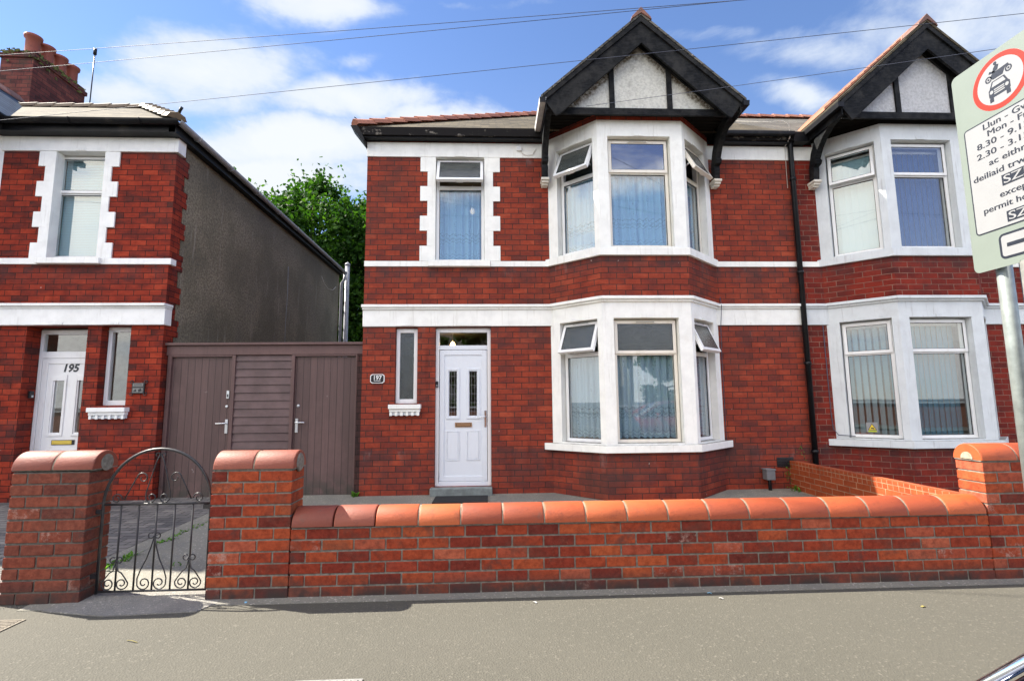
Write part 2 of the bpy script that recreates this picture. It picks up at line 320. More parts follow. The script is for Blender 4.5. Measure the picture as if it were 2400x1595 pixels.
# terracotta copings, ridge tiles and pots
def terra(name, cols, blot=.4):
    m, t = newmat(name); p = wpos(t); oi = t.n('ShaderNodeVertexColor', _layer_name='bcol').outputs[0]; r_ = t.sep(oi)[0]
    c = t.ramp(t.m('ADD', t.m('MULTIPLY', r_, .7), t.m('MULTIPLY', t.noise(p, 2.5, 5, .6), .3)), [(.15, cols[0]), (.5, cols[1]), (.85, cols[2])])
    c = t.mix(t.step(t.noise(p, 11, 6, .7), .5, .75, 0, blot), c, tuple(x * .55 for x in cols[0]))
    c = t.mix(t.step(t.noise(p, 70, 2, .5), .66, .76, 0, .55), c, (.06, .035, .025)); c = t.mix(t.step(t.noise(p, 4, 7, .7), .60, .70, 0, .4), c, (.10, .075, .05))
    return finish(m, t, c, .62, 0, t.m('ADD', t.noise(p, 75, 3), t.m('MULTIPLY', t.noise(p, 9, 4), .8)), .35, .006)
terra('coping_pink', [(.17, .036, .019), (.215, .048, .024), (.25, .062, .032)]); terra('coping_orange', [(.25, .044, .012), (.35, .066, .015), (.42, .092, .021)], .55)
terra('ridge_terracotta', [(.27, .10, .058), (.36, .145, .085), (.45, .20, .12)], .7); terra('pot_terracotta', [(.16, .032, .018), (.21, .044, .022), (.26, .06, .03)])
terra('ridge_dirty', [(.10, .045, .03), (.16, .07, .045), (.26, .10, .06)], .9); terra('hip_pale', [(.10, .068, .04), (.135, .095, .056), (.17, .125, .075)], .5)

# real bricks of the boundary wall: colour per brick comes from the mesh
def wallbrick(name, cols):
    m, t = newmat(name); p = wpos(t); r_ = t.sep(t.n('ShaderNodeVertexColor', _layer_name='bcol').outputs[0])
    n = len(cols); c = t.ramp(r_[0], [(i / (n - 1), x) for i, x in enumerate(cols)])
    fn = t.noise(p, 22, 6, .7); c = t.mix(t.step(fn, .36, .66, 0, .75), c, t.mix(1, c, (.48, .40, .40), 'MULTIPLY')); c = t.mix(t.step(t.noise(p, 5, 7, .7), .50, .68, 0, .45), c, (.085, .045, .032)); c = t.mix(t.step(t.noise(p, 38, 5, .7), .58, .72, 0, .35), c, (.36, .14, .08))
    c = t.mix(t.m('MULTIPLY', t.step(r_[1], .90, .94, 0, .75), t.step(t.noise(p, 13, 8, .8), .50, .66)), c, (.40, .27, .22))        # old lime and paint left on some bricks
    c = t.mix(t.m('MULTIPLY', t.step(r_[2], .90, .95, 0, .6), t.step(t.noise(p, 12, 6, .75), .45, .65)), c, (.06, .04, .035))
    c = t.mix(t.step(t.noise(p, 120, 2), .66, .72, 0, .4), c, (.04, .02, .015))
    c = t.mix(t.m('MULTIPLY', t.step(t.sep(p)[2], .17, .0), t.step(t.noise(p, 7, 5, .6), .3, .6, .5, 1.0)), c, (.045, .035, .032))
    return finish(m, t, c, .85, 0, t.m('ADD', fn, t.m('MULTIPLY', t.noise(p, 110, 3), .5)), .55, .006, spec=.2)
wallbrick('wall_brick', [(.15, .027, .018), (.22, .032, .017), (.31, .050, .020), (.36, .066, .024), (.42, .090, .030), (.28, .038, .018), (.44, .115, .058)])
wallbrick('pier_brick', [(.15, .045, .032), (.20, .060, .038), (.25, .075, .045), (.23, .060, .035), (.28, .08, .045)])
plain('mortar_grey', (.185, .17, .14), .95, var=.3, nscale=30, bstr=.6, dirt=(.06, .055, .05), dscale=6); plain('mortar_dark', (.10, .09, .075), .95, var=.3, nscale=30, bstr=.6)
plain('mortar_joint', (.22, .18, .13), .95, var=.25, nscale=30, bstr=.5, dirt=(.14, .11, .085), dscale=5); plain('mortar_cream', (.30, .27, .20), .95, var=.2, nscale=30, bstr=.5)

# pavement tarmac, road, concrete
def aggregate(name, lo, hi, patch, pscale=.8, speck=(.42, .40, .34), bs=.5):
    m, t = newmat(name); p = wpos(t)
    vo = t.n('ShaderNodeTexVoronoi'); vo.inputs['Scale'].default_value = 95; t.put(vo.inputs['Vector'], p); vc = t.sep(vo.outputs['Color'])[0]
    c = t.mix(vc, lo, hi); c = t.mix(t.step(t.noise(p, 200, 2), .35, .65), c, tuple((a + b) * .42 for a, b in zip(lo, hi)))
    c = t.mix(t.step(vc, .93, .97, 0, .65), c, speck)
    c = t.mix(t.step(t.noise(p, pscale, 6, .6), .40, .68, 0, .55), c, patch)
    c = t.mix(t.step(t.noise(p, 7, 6, .7), .56, .74, 0, .25), c, tuple(x * .55 for x in patch))
    h = t.m('ADD', vo.outputs['Distance'], t.m('MULTIPLY', t.noise(p, 14, 4), .7))
    return finish(m, t, c, .9, 0, h, bs, .008)
aggregate('tarmac_pavement', (.068, .064, .049), (.090, .085, .066), (.081, .076, .059), speck=(.13, .12, .095), bs=.35); aggregate('asphalt_road', (.04, .04, .042), (.08, .08, .08), (.06, .058, .055))
aggregate('concrete_path', (.19, .183, .155), (.29, .275, .22), (.15, .147, .13), 1.6, (.50, .47, .40)); aggregate('concrete_apron', (.17, .165, .15), (.30, .285, .25), (.12, .115, .105), 2.2)
aggregate('kerb_concrete', (.30, .29, .27), (.42, .40, .37), (.26, .25, .23)); plain('step_slate', (.17, .195, .185), .7, var=.25, dirt=(.07, .08, .075)); plain('mat_black', (.012, .012, .012), .95, bstr=.6)
plain('gate_iron', (.022, .022, .024), .42, .0, var=.4, dirt=(.16, .14, .10), dscale=7); plain('sign_back', (.165, .195, .17), .38, 0, var=.02); plain('sign_white', (.25, .255, .26), .35, 0, var=.02)
plain('sign_black', (.012, .016, .026), .4, 0, var=.1); plain('sign_red', (.36, .022, .008), .35, 0, var=.05); plain('galvanised', (.26, .29, .275), .42, .35, var=.16, nscale=14)
plain('chrome', (.75, .77, .80), .12, 1.0, var=.02, bstr=0); plain('brass', (.62, .48, .10), .28, .7, var=.05); plain('bronze', (.38, .22, .11), .4, .5, var=.1); plain('steel', (.6, .62, .63), .3, .7, var=.1)
plain('car_blue', (.006, .014, .045), .2, .3, var=.05, coat=1.0, bstr=0); plain('car_red', (.38, .02, .03), .2, .2, var=.05, coat=1.0, bstr=0); plain('van_white', (.72, .75, .76), .25, 0, var=.03, coat=.6, bstr=0)
plain('rubber', (.018, .018, .018), .85); plain('lamp_lens', (.7, .7, .68), .1, 0); plain('plastic_black', (.012, .012, .014), .35); plain('plastic_white', (.75, .76, .74), .4); plain('plastic_grey', (.16, .165, .17), .6)
plain('yellow', (.75, .55, .02), .4, var=.03); plain('green_yellow', (.42, .48, .02), .4, var=.03); plain('bark', (.07, .05, .035), .95, var=.4, bstr=.8); plain('plaster_inside', (.30, .27, .22), .9); plain('cable_dark', (.05, .06, .09), .6)
plain('cable_pale', (.62, .58, .52), .6); plain('paper', (.40, .39, .37), .8); plain('leaf_dry', (.20, .17, .05), .8); plain('opp_brick', (.30, .13, .08), .9, dirt=(.15, .1, .07)); plain('moss', (.10, .11, .03), .95, var=.5, nscale=40); plain('paper_blue', (.2, .45, .6), .8)
plain('cover_metal', (.15, .13, .10), .6, .2, var=.2, nscale=20); plain('cover_grey', (.19, .19, .175), .7, 0, var=.2, nscale=30)
m, t = newmat('bulb_warm'); finish(m, t, (1, .7, .4), .4, emis=(1.0, .55, .22), estr=6.0)
m, t = newmat('bulb_faint'); finish(m, t, (1, .85, .6), .4, emis=(1.0, .72, .42), estr=3.0)

def leafmat(name, a, b, c_):
    m, t = newmat(name); r_ = t.sep(t.n('ShaderNodeVertexColor', _layer_name='bcol').outputs[0])[0]
    col = t.ramp(r_, [(.0, a), (.5, b), (1.0, c_)])
    di = t.n('ShaderNodeBsdfPrincipled'); t.put(di.inputs['Base Color'], col); di.inputs['Roughness'].default_value = .6; di.inputs['Specular IOR Level'].default_value = .12
    tl = t.n('ShaderNodeBsdfTranslucent'); t.put(tl.inputs[0], t.mix(1.0, col, (1.5, 1.7, .5), 'MULTIPLY'))
    ms = t.n('ShaderNodeMixShader'); ms.inputs[0].default_value = .38; t.put(ms.inputs[1], di.outputs[0]); t.put(ms.inputs[2], tl.outputs[0])
    o = t.n('ShaderNodeOutputMaterial'); t.put(o.inputs[0], ms.outputs[0])
leafmat('leaves_maple', (.010, .032, .007), (.024, .070, .010), (.065, .140, .018)); leafmat('leaves_weed', (.05, .13, .02), (.09, .22, .03), (.16, .30, .05))
leafmat('leaves_dark', (.02, .05, .012), (.035, .08, .018), (.06, .12, .025))

# ------------------------------------------------------------------ mesh builder
I4 = Matrix.Identity(4)
W = {}
def Fr(o, u, inward):
    u = Vector(u).normalized(); y = Vector(inward).normalized(); zz = Vector((0, 0, 1))
    return Matrix(((u.x, y.x, zz.x, o[0]), (u.y, y.y, zz.y, o[1]), (u.z, y.z, zz.z, o[2]), (0, 0, 0, 1)))

class MB:
    def __init__(s): s.v = []; s.f = []; s.mi = []; s.mats = []; s.col = []; s.sm = []; s.c = (.5, .5, .5)
    def mid(s, mat):
        if mat not in s.mats: s.mats.append(mat)
        return s.mats.index(mat)
    def face(s, pts, mat, smooth=False):
        b = len(s.v); s.v += [tuple(p) for p in pts]; s.f.append(list(range(b, b + len(pts)))); s.mi.append(s.mid(mat)); s.col.append(s.c); s.sm.append(smooth)
    def mesh(s, verts, faces, mat, smooth=False):
        b = len(s.v); s.v += [tuple(p) for p in verts]
        for f in faces: s.f.append([b + i for i in f]); s.mi.append(s.mid(mat)); s.col.append(s.c); s.sm.append(smooth)
    def box(s, x0, x1, y0, y1, z0, z1, mat, M=None):
        if x0 > x1: x0, x1 = x1, x0
        if y0 > y1: y0, y1 = y1, y0
        if z0 > z1: z0, z1 = z1, z0
        P = [Vector(p) for p in ((x0, y0, z0), (x1, y0, z0), (x1, y1, z0), (x0, y1, z0), (x0, y0, z1), (x1, y0, z1), (x1, y1, z1), (x0, y1, z1))]
        if M is not None: P = [M @ p for p in P]
        s.mesh(P, [(0, 3, 2, 1), (4, 5, 6, 7), (0, 1, 5, 4), (1, 2, 6, 5), (2, 3, 7, 6), (3, 0, 4, 7)], mat)
    def prism(s, poly, a0, a1, mat, axis='y', smooth=False, M=None):
        """poly = 2D outline; axis y: (x,z) run along y; axis x: (y,z); axis z: (x,y)"""
        def P(p, a):
            q = Vector((p[0], a, p[1]) if axis == 'y' else (a, p[0], p[1]) if axis == 'x' else (p[0], p[1], a))
            return M @ q if M is not None else q
        n = len(poly); A = [P(p, a0) for p in poly]; B = [P(p, a1) for p in poly]
        ar = sum(poly[i][0] * poly[(i + 1) % n][1] - poly[(i + 1) % n][0] * poly[i][1] for i in range(n))
        flip = (ar > 0) != (axis != 'y')
        if a1 < a0: flip = not flip
        fs = []
        for i in range(n):
            j = (i + 1) % n; q = (i, j, n + j, n + i); fs.append(q[::-1] if flip else q)
        s.mesh(A + B, fs, mat, smooth)
        ca = list(range(n)); cb = [n + i for i in range(n)]
        s.mesh(A + B, [ca[::-1] if not flip else ca, cb if not flip else cb[::-1]], mat)
    def tube(s, pts, r, mat, n=8, cap=True, rad=None, smooth=True, flat=None):
        pts = [Vector(p) for p in pts]; vs = []; fs = []
        up = None
        for i, p in enumerate(pts):
            d = (pts[min(i + 1, len(pts) - 1)] - pts[max(i - 1, 0)]).normalized()
            if up is None: up = Vector((0, 0, 1)) if abs(d.z) < .9 else Vector((0, 1, 0))
            a = d.cross(up).normalized() if d.cross(up).length > 1e-4 else Vector((1, 0, 0)); b = a.cross(d).normalized(); up = b
            rr = rad[i] if rad else r
            for k in range(n):
                an = 2 * math.pi * k / n + math.pi / n
                vs.append(p + a * math.cos(an) * rr + b * math.sin(an) * rr * (flat or 1))
        for i in range(len(pts) - 1):
            for k in range(n): k2 = (k + 1) % n; fs.append((i * n + k, (i + 1) * n + k, (i + 1) * n + k2, i * n + k2))
        s.mesh(vs, fs, mat, smooth)
        if cap: s.mesh(vs, [tuple(range(n)), tuple(range(len(vs) - 1, len(vs) - n - 1, -1))], mat)
    def lathe(s, prof, c, mat, n=20, M=None, smooth=True):
        vs = []; fs = []
        for (r, z_) in prof:
            for k in range(n):
                a = 2 * math.pi * k / n; q = Vector((c[0] + r * math.cos(a), c[1] + r * math.sin(a), c[2] + z_)); vs.append(M @ q if M is not None else q)
        for i in range(len(prof) - 1):
            for k in range(n): k2 = (k + 1) % n; fs.append((i * n + k, i * n + k2, (i + 1) * n + k2, (i + 1) * n + k))
        s.mesh(vs, fs, mat, smooth)
        s.mesh(vs, [tuple(range(n))[::-1], tuple(range(len(vs) - n, len(vs)))], mat)
    def each(s, name, parent=None, M=None, **kw):
        """one object for every separate piece: faces cluster when their boxes touch"""
        bb = [[[min(s.v[i][a] for i in f) - .012 for a in range(3)], [max(s.v[i][a] for i in f) + .012 for a in range(3)]] for f in s.f]
        n = len(bb); par = list(range(n))
        def find(a):
            while par[a] != a: par[a] = par[par[a]]; a = par[a]
            return a
        for i in range(n):
            for j in range(i + 1, n):
                if all(bb[i][0][a] <= bb[j][1][a] and bb[j][0][a] <= bb[i][1][a] for a in range(3)):
                    x, y = find(i), find(j)
                    if x != y: par[x] = y
        groups = {}
        for i in range(n): groups.setdefault(find(i), []).append(i)
        for g in groups.values():
            q = MB(); q.mats = list(s.mats); mp = {}
            for i in g:
                f = []
                for vi in s.f[i]:
                    if vi not in mp: mp[vi] = len(q.v); q.v.append(s.v[vi])
                    f.append(mp[vi])
                q.f.append(f); q.mi.append(s.mi[i]); q.col.append(s.col[i]); q.sm.append(s.sm[i])
            q.build(name, parent, M, **kw)
    def build(s, name, parent=None, M=None, bevel=0, label=None, uvoff=(0, 0), doubles=False):
        me = bpy.data.meshes.new(name); me.from_pydata(s.v, [], s.f)
        for mn in s.mats: me.materials.append(MATS[mn])
        me.polygons.foreach_set('material_index', s.mi); me.polygons.foreach_set('use_smooth', s.sm)
        me.update()
        uv = me.uv_layers.new(name='UVMap'); buf = [0.0] * (2 * len(me.loops))
        vs = me.vertices; Z = Vector((0, 0, 1))
        for pl in me.polygons:
            nn = pl.normal
            if abs(nn.z) < .985: t_ = Z.cross(nn).normalized(); b_ = nn.cross(t_)
            else: t_ = Vector((1, 0, 0)); b_ = Vector((0, 1, 0))
            for li in pl.loop_indices:
                co = vs[me.loops[li].vertex_index].co; buf[2 * li] = co.dot(t_) + uvoff[0]; buf[2 * li + 1] = co.dot(b_) + uvoff[1]
        uv.data.foreach_set('uv', buf)
        ca = me.color_attributes.new('bcol', 'FLOAT_COLOR', 'CORNER'); cb = []
        for pl, c in zip(me.polygons, s.col): cb += [c[0], c[1], c[2], 1.0] * len(pl.loop_indices)
        ca.data.foreach_set('color', cb)
        if any(s.sm):      # weld so that smooth shading works
            bm = bmesh.new(); bm.from_mesh(me); bmesh.ops.remove_doubles(bm, verts=bm.verts, dist=1e-5); bm.to_mesh(me); bm.free()
        o = bpy.data.objects.new(name, me); COL.objects.link(o); place(o, parent, M)
        if bevel:
            bv = o.modifiers.new('bevel', 'BEVEL'); bv.width = bevel; bv.segments = 2; bv.limit_method = 'ANGLE'; bv.angle_limit = R(40)
            if not any(s.sm):
                wd = o.modifiers.new('weld', 'WELD'); wd.merge_threshold = 1e-5
                o.modifiers.move(1, 0)
        if label: o['label'] = label
        return o

def place(o, parent, M):
    M = M or I4
    if parent is not None: o.parent = parent; o.matrix_basis = W[parent.name].inverted() @ M
    else: o.matrix_basis = M.copy()
    W[o.name] = M.copy()
def thing(name, loc, label, cat, group=None, M=None):
    o = bpy.data.objects.new(name, None); COL.objects.link(o); o.empty_display_size = .2
    place(o, None, M or Matrix.Translation(loc)); tag(o, label, cat, group); return o
def tag(o, label=None, cat=None, group=None, kind=None):
    if label: o['label'] = label
    if cat: o['category'] = cat
    if group: o['group'] = group
    if kind: o['kind'] = kind
    return o

_fonts = {}
def text_verts(txt, size, align='CENTER', spacing=1.0, bold=0.0, shear=0.0):
    cu = bpy.data.curves.new('txt', 'FONT'); cu.body = txt; cu.size = size; cu.align_x = align; cu.space_character = spacing
    cu.offset = bold; cu.resolution_u = 4; cu.shear = shear
    ob = bpy.data.objects.new('txt', cu); COL.objects.link(ob); dg = bpy.context.evaluated_depsgraph_get()
    me = bpy.data.meshes.new_from_object(ob.evaluated_get(dg)); vs = [v.co.copy() for v in me.vertices]; fs = [list(p.vertices) for p in me.polygons]
    bpy.data.objects.remove(ob); bpy.data.curves.remove(cu); bpy.data.meshes.remove(me); return vs, fs
def put_text(mb, txt, size, x, y, z_, mat, align='CENTER', spacing=1.0, bold=0.0, sx=1.0, depth=0.0, shear=0.0):
    """lettering in a local x/z plane at depth y, facing -y"""
    vs, fs = text_verts(txt, size, align, spacing, bold, shear)
    mb.mesh([(x + v.x * sx, y, z_ + v.y) for v in vs], fs, mat)

# wall plate with rectangular openings, in the local frame (x along, y inward, z up)
def plate(mb, x0, x1, z0, z1, holes, mat, y0=0.0, y1=.2, revmat=None, back=True, ends=True):
    xs = sorted({x0, x1, *[min(max(h[i], x0), x1) for h in holes for i in (0, 1)]}); zs = sorted({z0, z1, *[min(max(h[i], z0), z1) for h in holes for i in (2, 3)]})
    def solid(i, j):
        if i < 0 or j < 0 or i >= len(xs) - 1 or j >= len(zs) - 1: return False
        cx = (xs[i] + xs[i + 1]) / 2; cz = (zs[j] + zs[j + 1]) / 2
        return not any(h[0] < cx < h[1] and h[2] < cz < h[3] for h in holes)
    rm = revmat or mat
    for i in range(len(xs) - 1):
        for j in range(len(zs) - 1):
            if not solid(i, j): continue
            a, b, c, d = xs[i], xs[i + 1], zs[j], zs[j + 1]
            mb.face([(a, y0, c), (b, y0, c), (b, y0, d), (a, y0, d)], mat)
            if back: mb.face([(b, y1, c), (a, y1, c), (a, y1, d), (b, y1, d)], mat)
            for (di, dj, q) in ((-1, 0, [(a, y1, c), (a, y0, c), (a, y0, d), (a, y1, d)]), (1, 0, [(b, y0, c), (b, y1, c), (b, y1, d), (b, y0, d)]),
                                (0, -1, [(a, y1, c), (b, y1, c), (b, y0, c), (a, y0, c)]), (0, 1, [(a, y0, d), (b, y0, d), (b, y1, d), (a, y1, d)])):
                if not solid(i + di, j + dj):
                    outer = not (0 <= i + di < len(xs) - 1 and 0 <= j + dj < len(zs) - 1)
                    if outer and not ends: continue
                    mb.face(q, mat if outer else rm)

def ornament(mb, u0, u1, zt, mat, y=-.0):
    """shallow cut lintel relief with a small scalloped keystone over an opening"""
    c = (u0 + u1) / 2; k = .07; w_ = u1 - u0
    for sgn in (-1, 1):
        a = c + sgn * k; b = c + sgn * w_ / 2
        pts = [(a, zt + .002), (b, zt + .002), (a, zt + .038)]
        mb.prism(pts if sgn > 0 else pts[::-1], y - .007, y + .02, mat)
    for (dx_, h) in ((-.052, .030), (-.018, .036), (.018, .036), (.052, .030)): mb.box(c + dx_ - .0165, c + dx_ + .0165, y - .016, y + .02, zt + .003, zt + .003 + h, mat)
    mb.box(c - .075, c + .075, y - .010, y + .02, zt + .034, zt + .046, mat)

# ------------------------------------------------------------------ windows
def window(parent, F, u0, u1, z0, z1, rec, zt, fmat='upvc_white', toplight='glass_frosted', bot='glass_clear', openang=0.0, vent=True, fw=.045, name='window', sash=True, only=None):
    mb = MB(); y0 = rec; y1 = rec + .07
    mb.box(u0, u0 + fw, y0, y1, z0, z1, fmat); mb.box(u1 - fw, u1, y0, y1, z0, z1, fmat)
    mb.box(u0 + fw, u1 - fw, y0 + .0005, y1, z0, z0 + fw, fmat); mb.box(u0 + fw, u1 - fw, y0 + .0005, y1, z1 - fw, z1, fmat)
    if zt: mb.box(u0 + fw, u1 - fw, y0 + .001, y1, zt - .03, zt + .03, fmat)
    g = .006; zb = (zt - .03) if zt else z1 - fw
    for (a, b, c, d) in ((u0 + fw, u1 - fw, z0 + fw, zb),):      # gaskets round the fixed pane
        for q in ((a, a + g, c, d), (b - g, b, c, d), (a + g, b - g, c, c + g), (a + g, b - g, d - g, d)): mb.box(q[0], q[1], y0 + .016, y0 + .03, q[2], q[3], 'gasket')
    mb.box(u0 - .0, u1, y0 - .012, y0 - .0005, z0, z0 + .022, fmat)
    wo = mb.build(name, parent, F, bevel=.003)
    p = MB(); p.box(u0 + fw, u1 - fw, y0 + .026, y0 + .030, z0 + fw, zb, bot); p.build('pane', wo, F)
    if zt:
        sw = .042; H = z1 - .018; cm = MB()
        a, b, c, d = u0 + .014, u1 - .014, zt - .008, z1 - .016
        # casement in its own hinge frame: origin at the top edge
        hinge = F @ Matrix.Translation((0, y0 - .001, d)) @ Matrix.Rotation(R(-openang), 4, 'X')
        h = d - c; ya, yb = -.022, .018 if not openang else .03
        if not openang: yb = -.001
        cm.box(a, a + sw, ya, yb, -h, 0, fmat); cm.box(b - sw, b, ya, yb, -h, 0, fmat); cm.box(a + sw, b - sw, ya + .0005, yb, -h, -h + sw, fmat); cm.box(a + sw, b - sw, ya + .0005, yb, -sw, 0, fmat)
        for q in ((a + sw, a + sw + g, -h + sw, -sw), (b - sw - g, b - sw, -h + sw, -sw), (a + sw + g, b - sw - g, -h + sw, -h + sw + g), (a + sw + g, b - sw - g, -sw - g, -sw)):
            cm.box(q[0], q[1], ya + .004, ya + .012, q[2], q[3], 'gasket')
        if vent: cm.box((a + b) / 2 - .145, (a + b) / 2 + .145, ya - .014, ya - .0005, -.030, -.012, fmat); cm.box((a + b) / 2 - .13, (a + b) / 2 + .13, ya - .0152, ya - .014, -.0245, -.018, 'gasket')
        if openang:   # stay arms
            for xx in (a + .02, b - .03): cm.box(xx, xx + .008, .03, .10, -h * .75, -h * .75 + .02, 'steel')
            cm.box((a + b) / 2 - .05, (a + b) / 2 + .05, .03, .045, -h + .004, -h + .022, 'plastic_white')
        cm.build('casement', wo, hinge, bevel=.003)
        p = MB(); p.box(a + sw, b - sw, ya + .008, ya + .011, -h + sw, -sw, toplight); p.build('pane', wo, hinge)
        if not openang: pass
    return wo

def curtain(F, u0, u1, z0, z1, y, mat, label, seed, group='net curtains in the windows', amp=.036):
    r_ = random.Random(seed); n = 110; rows = 7; vs = []; fs = []; w_ = u1 - u0
    ph = [r_.uniform(0, 6.28) for _ in range(5)]
    for j in range(rows + 1):
        t_ = j / rows
        for i in range(n + 1):
            s_ = i / n; x = u0 + w_ * s_
            yy = amp * (.55 * math.sin(s_ * w_ * 62 + ph[0] + 1.2 * math.sin(s_ * 5 + ph[1]) + .5 * (1 - t_) * math.sin(s_ * 9 + ph[2])) + .3 * math.sin(s_ * w_ * 25 + ph[3]) + .25 * math.sin(s_ * w_ * 118 + ph[4]))
            vs.append((x, y + yy, z0 + (z1 - z0) * t_))
    for j in range(rows):
        for i in range(n): a = j * (n + 1) + i; fs.append((a, a + 1, a + n + 2, a + n + 1))
    me = bpy.data.meshes.new('net_curtain'); me.from_pydata(vs, [], fs); me.materials.append(MATS[mat])
    uv = me.uv_layers.new(name='UVMap')
    for l in me.loops: v_ = vs[l.vertex_index]; uv.data[l.index].uv = (v_[0], v_[2] - z0)
    me.polygons.foreach_set('use_smooth', [True] * len(fs))
    o = bpy.data.objects.new('net_curtain', me); COL.objects.link(o); place(o, None, F); tag(o, label, 'curtain', group); return o

def vblind(F, u0, u1, z0, z1, y, mat, label, pitch=.085, ang=25, hw=.043, group='vertical blinds in the neighbouring windows'):
    mb = MB(); x = u0 + pitch * .5
    mb.box(u0, u1, y - .02, y + .02, z1, z1 + .03, 'plastic_white')
    while x < u1 - .02:
        a = R(ang + rnd.uniform(-2, 2)); dx_ = hw * math.cos(a); dy_ = hw * math.sin(a)
        mid = (x, y + .006)
        for (p, q) in (((x - dx_, y - dy_), mid), (mid, (x + dx_, y + dy_))):
            mb.face([(p[0], p[1], z0), (q[0], q[1], z0), (q[0], q[1], z1), (p[0], p[1], z1)], mat, True)
        x += pitch
    o = mb.build('vertical_blind', None, F); tag(o, label, 'blind', group); return o

# ------------------------------------------------------------------ the three houses
LB = math.hypot(.65, .6)
def bay_frames(x0):
    return [(Fr((x0, 0, 0), (.65, -.6, 0), (.6, .65, 0)), LB), (Fr((x0 + .65, -.6, 0), (1, 0, 0), (0, 1, 0)), 1.25), (Fr((x0 + 1.9, -.6, 0), (.65, .6, 0), (-.6, .65, 0)), LB)]
def ring(mb, x0, o, i, z0, z1, mat, end=0.0):
    """band that follows the three faces of a bay: outer offset o, inner offset -i"""
    def path(d):
        k = d * math.tan(math.atan2(.6, .65) / 2); e = d * LB / .6
        return [(x0 - e - end, 0.0), (x0 + .65 - k, -.6 - d), (x0 + 1.9 + k, -.6 - d), (x0 + 2.55 + e + end, 0.0)]
    A = path(o); B = path(-i)
    vs = [(p[0], p[1], z0) for p in A] + [(p[0], p[1], z1) for p in A] + [(p[0], p[1], z0) for p in B] + [(p[0], p[1], z1) for p in B]
    fs = []
    for k in range(3): fs += [(k, k + 1, 5 + k, 4 + k), (4 + k, 5 + k, 13 + k, 12 + k), (8 + k, 9 + k, 1 + k, k), (9 + k, 8 + k, 12 + k, 13 + k)]
    fs += [(0, 4, 12, 8), (3, 11, 15, 7)]
    mb.mesh(vs, fs, mat)

def bay(parent, x0, bm_, sm_, fm_, winspec, topm=None):
    b = MB(); s = MB(); fr = bay_frames(x0)
    for k, (F, L) in enumerate(fr):
        for (za, zb) in ((-.1, .705), (2.83, 3.425), (5.453, 5.56)):
            mm = (topm or bm_) if za > 5 else bm_
            pl = MB(); plate(pl, 0, L, za, zb, [], mm, 0, .16, ends=False)
            b.mesh([F @ Vector(v) for v in pl.v], pl.f, mm)
        hs = (.165, .80) if k != 1 else (.152, 1.07)
        if k == 2: hs = (L - .80, L - .165)
        pl = MB(); plate(pl, 0, L, .80, 2.765, [(hs[0], hs[1], .822, 2.535)], sm_, 0, .17, ends=True); plate(pl, 0, L, 3.53, 5.455, [(hs[0], hs[1], 3.556, 5.205)], sm_, 0, .17, ends=True)
        ornament(pl, hs[0], hs[1], 2.535, sm_); ornament(pl, hs[0], hs[1], 5.205, sm_)
        s.mesh([F @ Vector(v) for v in pl.v], pl.f, sm_)
    b.each('bay_wall', parent, uvoff=(.03, 0))
    s.each('bay_stonework', parent)
    # sills and cornice
    q = MB(); ring(q, x0, .065, .16, .703, .802, sm_, end=.03); ring(q, x0, .045, .16, 3.423, 3.533, sm_); q.each('bay_sill', parent, bevel=.006)
    q = MB(); ring(q, x0, .030, .16, 2.764, 2.795, sm_); ring(q, x0, .060, .16, 2.7955, 2.842, sm_); q.build('bay_cornice', parent, bevel=.008)
    for (k, lev, kw) in winspec:
        F, L = fr[k]; hs = (.165, .80) if k == 0 else (.152, 1.07) if k == 1 else (L - .80, L - .165)
        z0, z1 = ((.822, 2.535), (3.556, 5.205))[lev]; zt = (2.055, 4.70)[lev]
        kw = dict(kw); window(parent, F, hs[0] + .012, hs[1] - .012, z0 + .004, z1 - .012, .10, zt, fmat=kw.pop('fmat', fm_), **kw)
    return fr

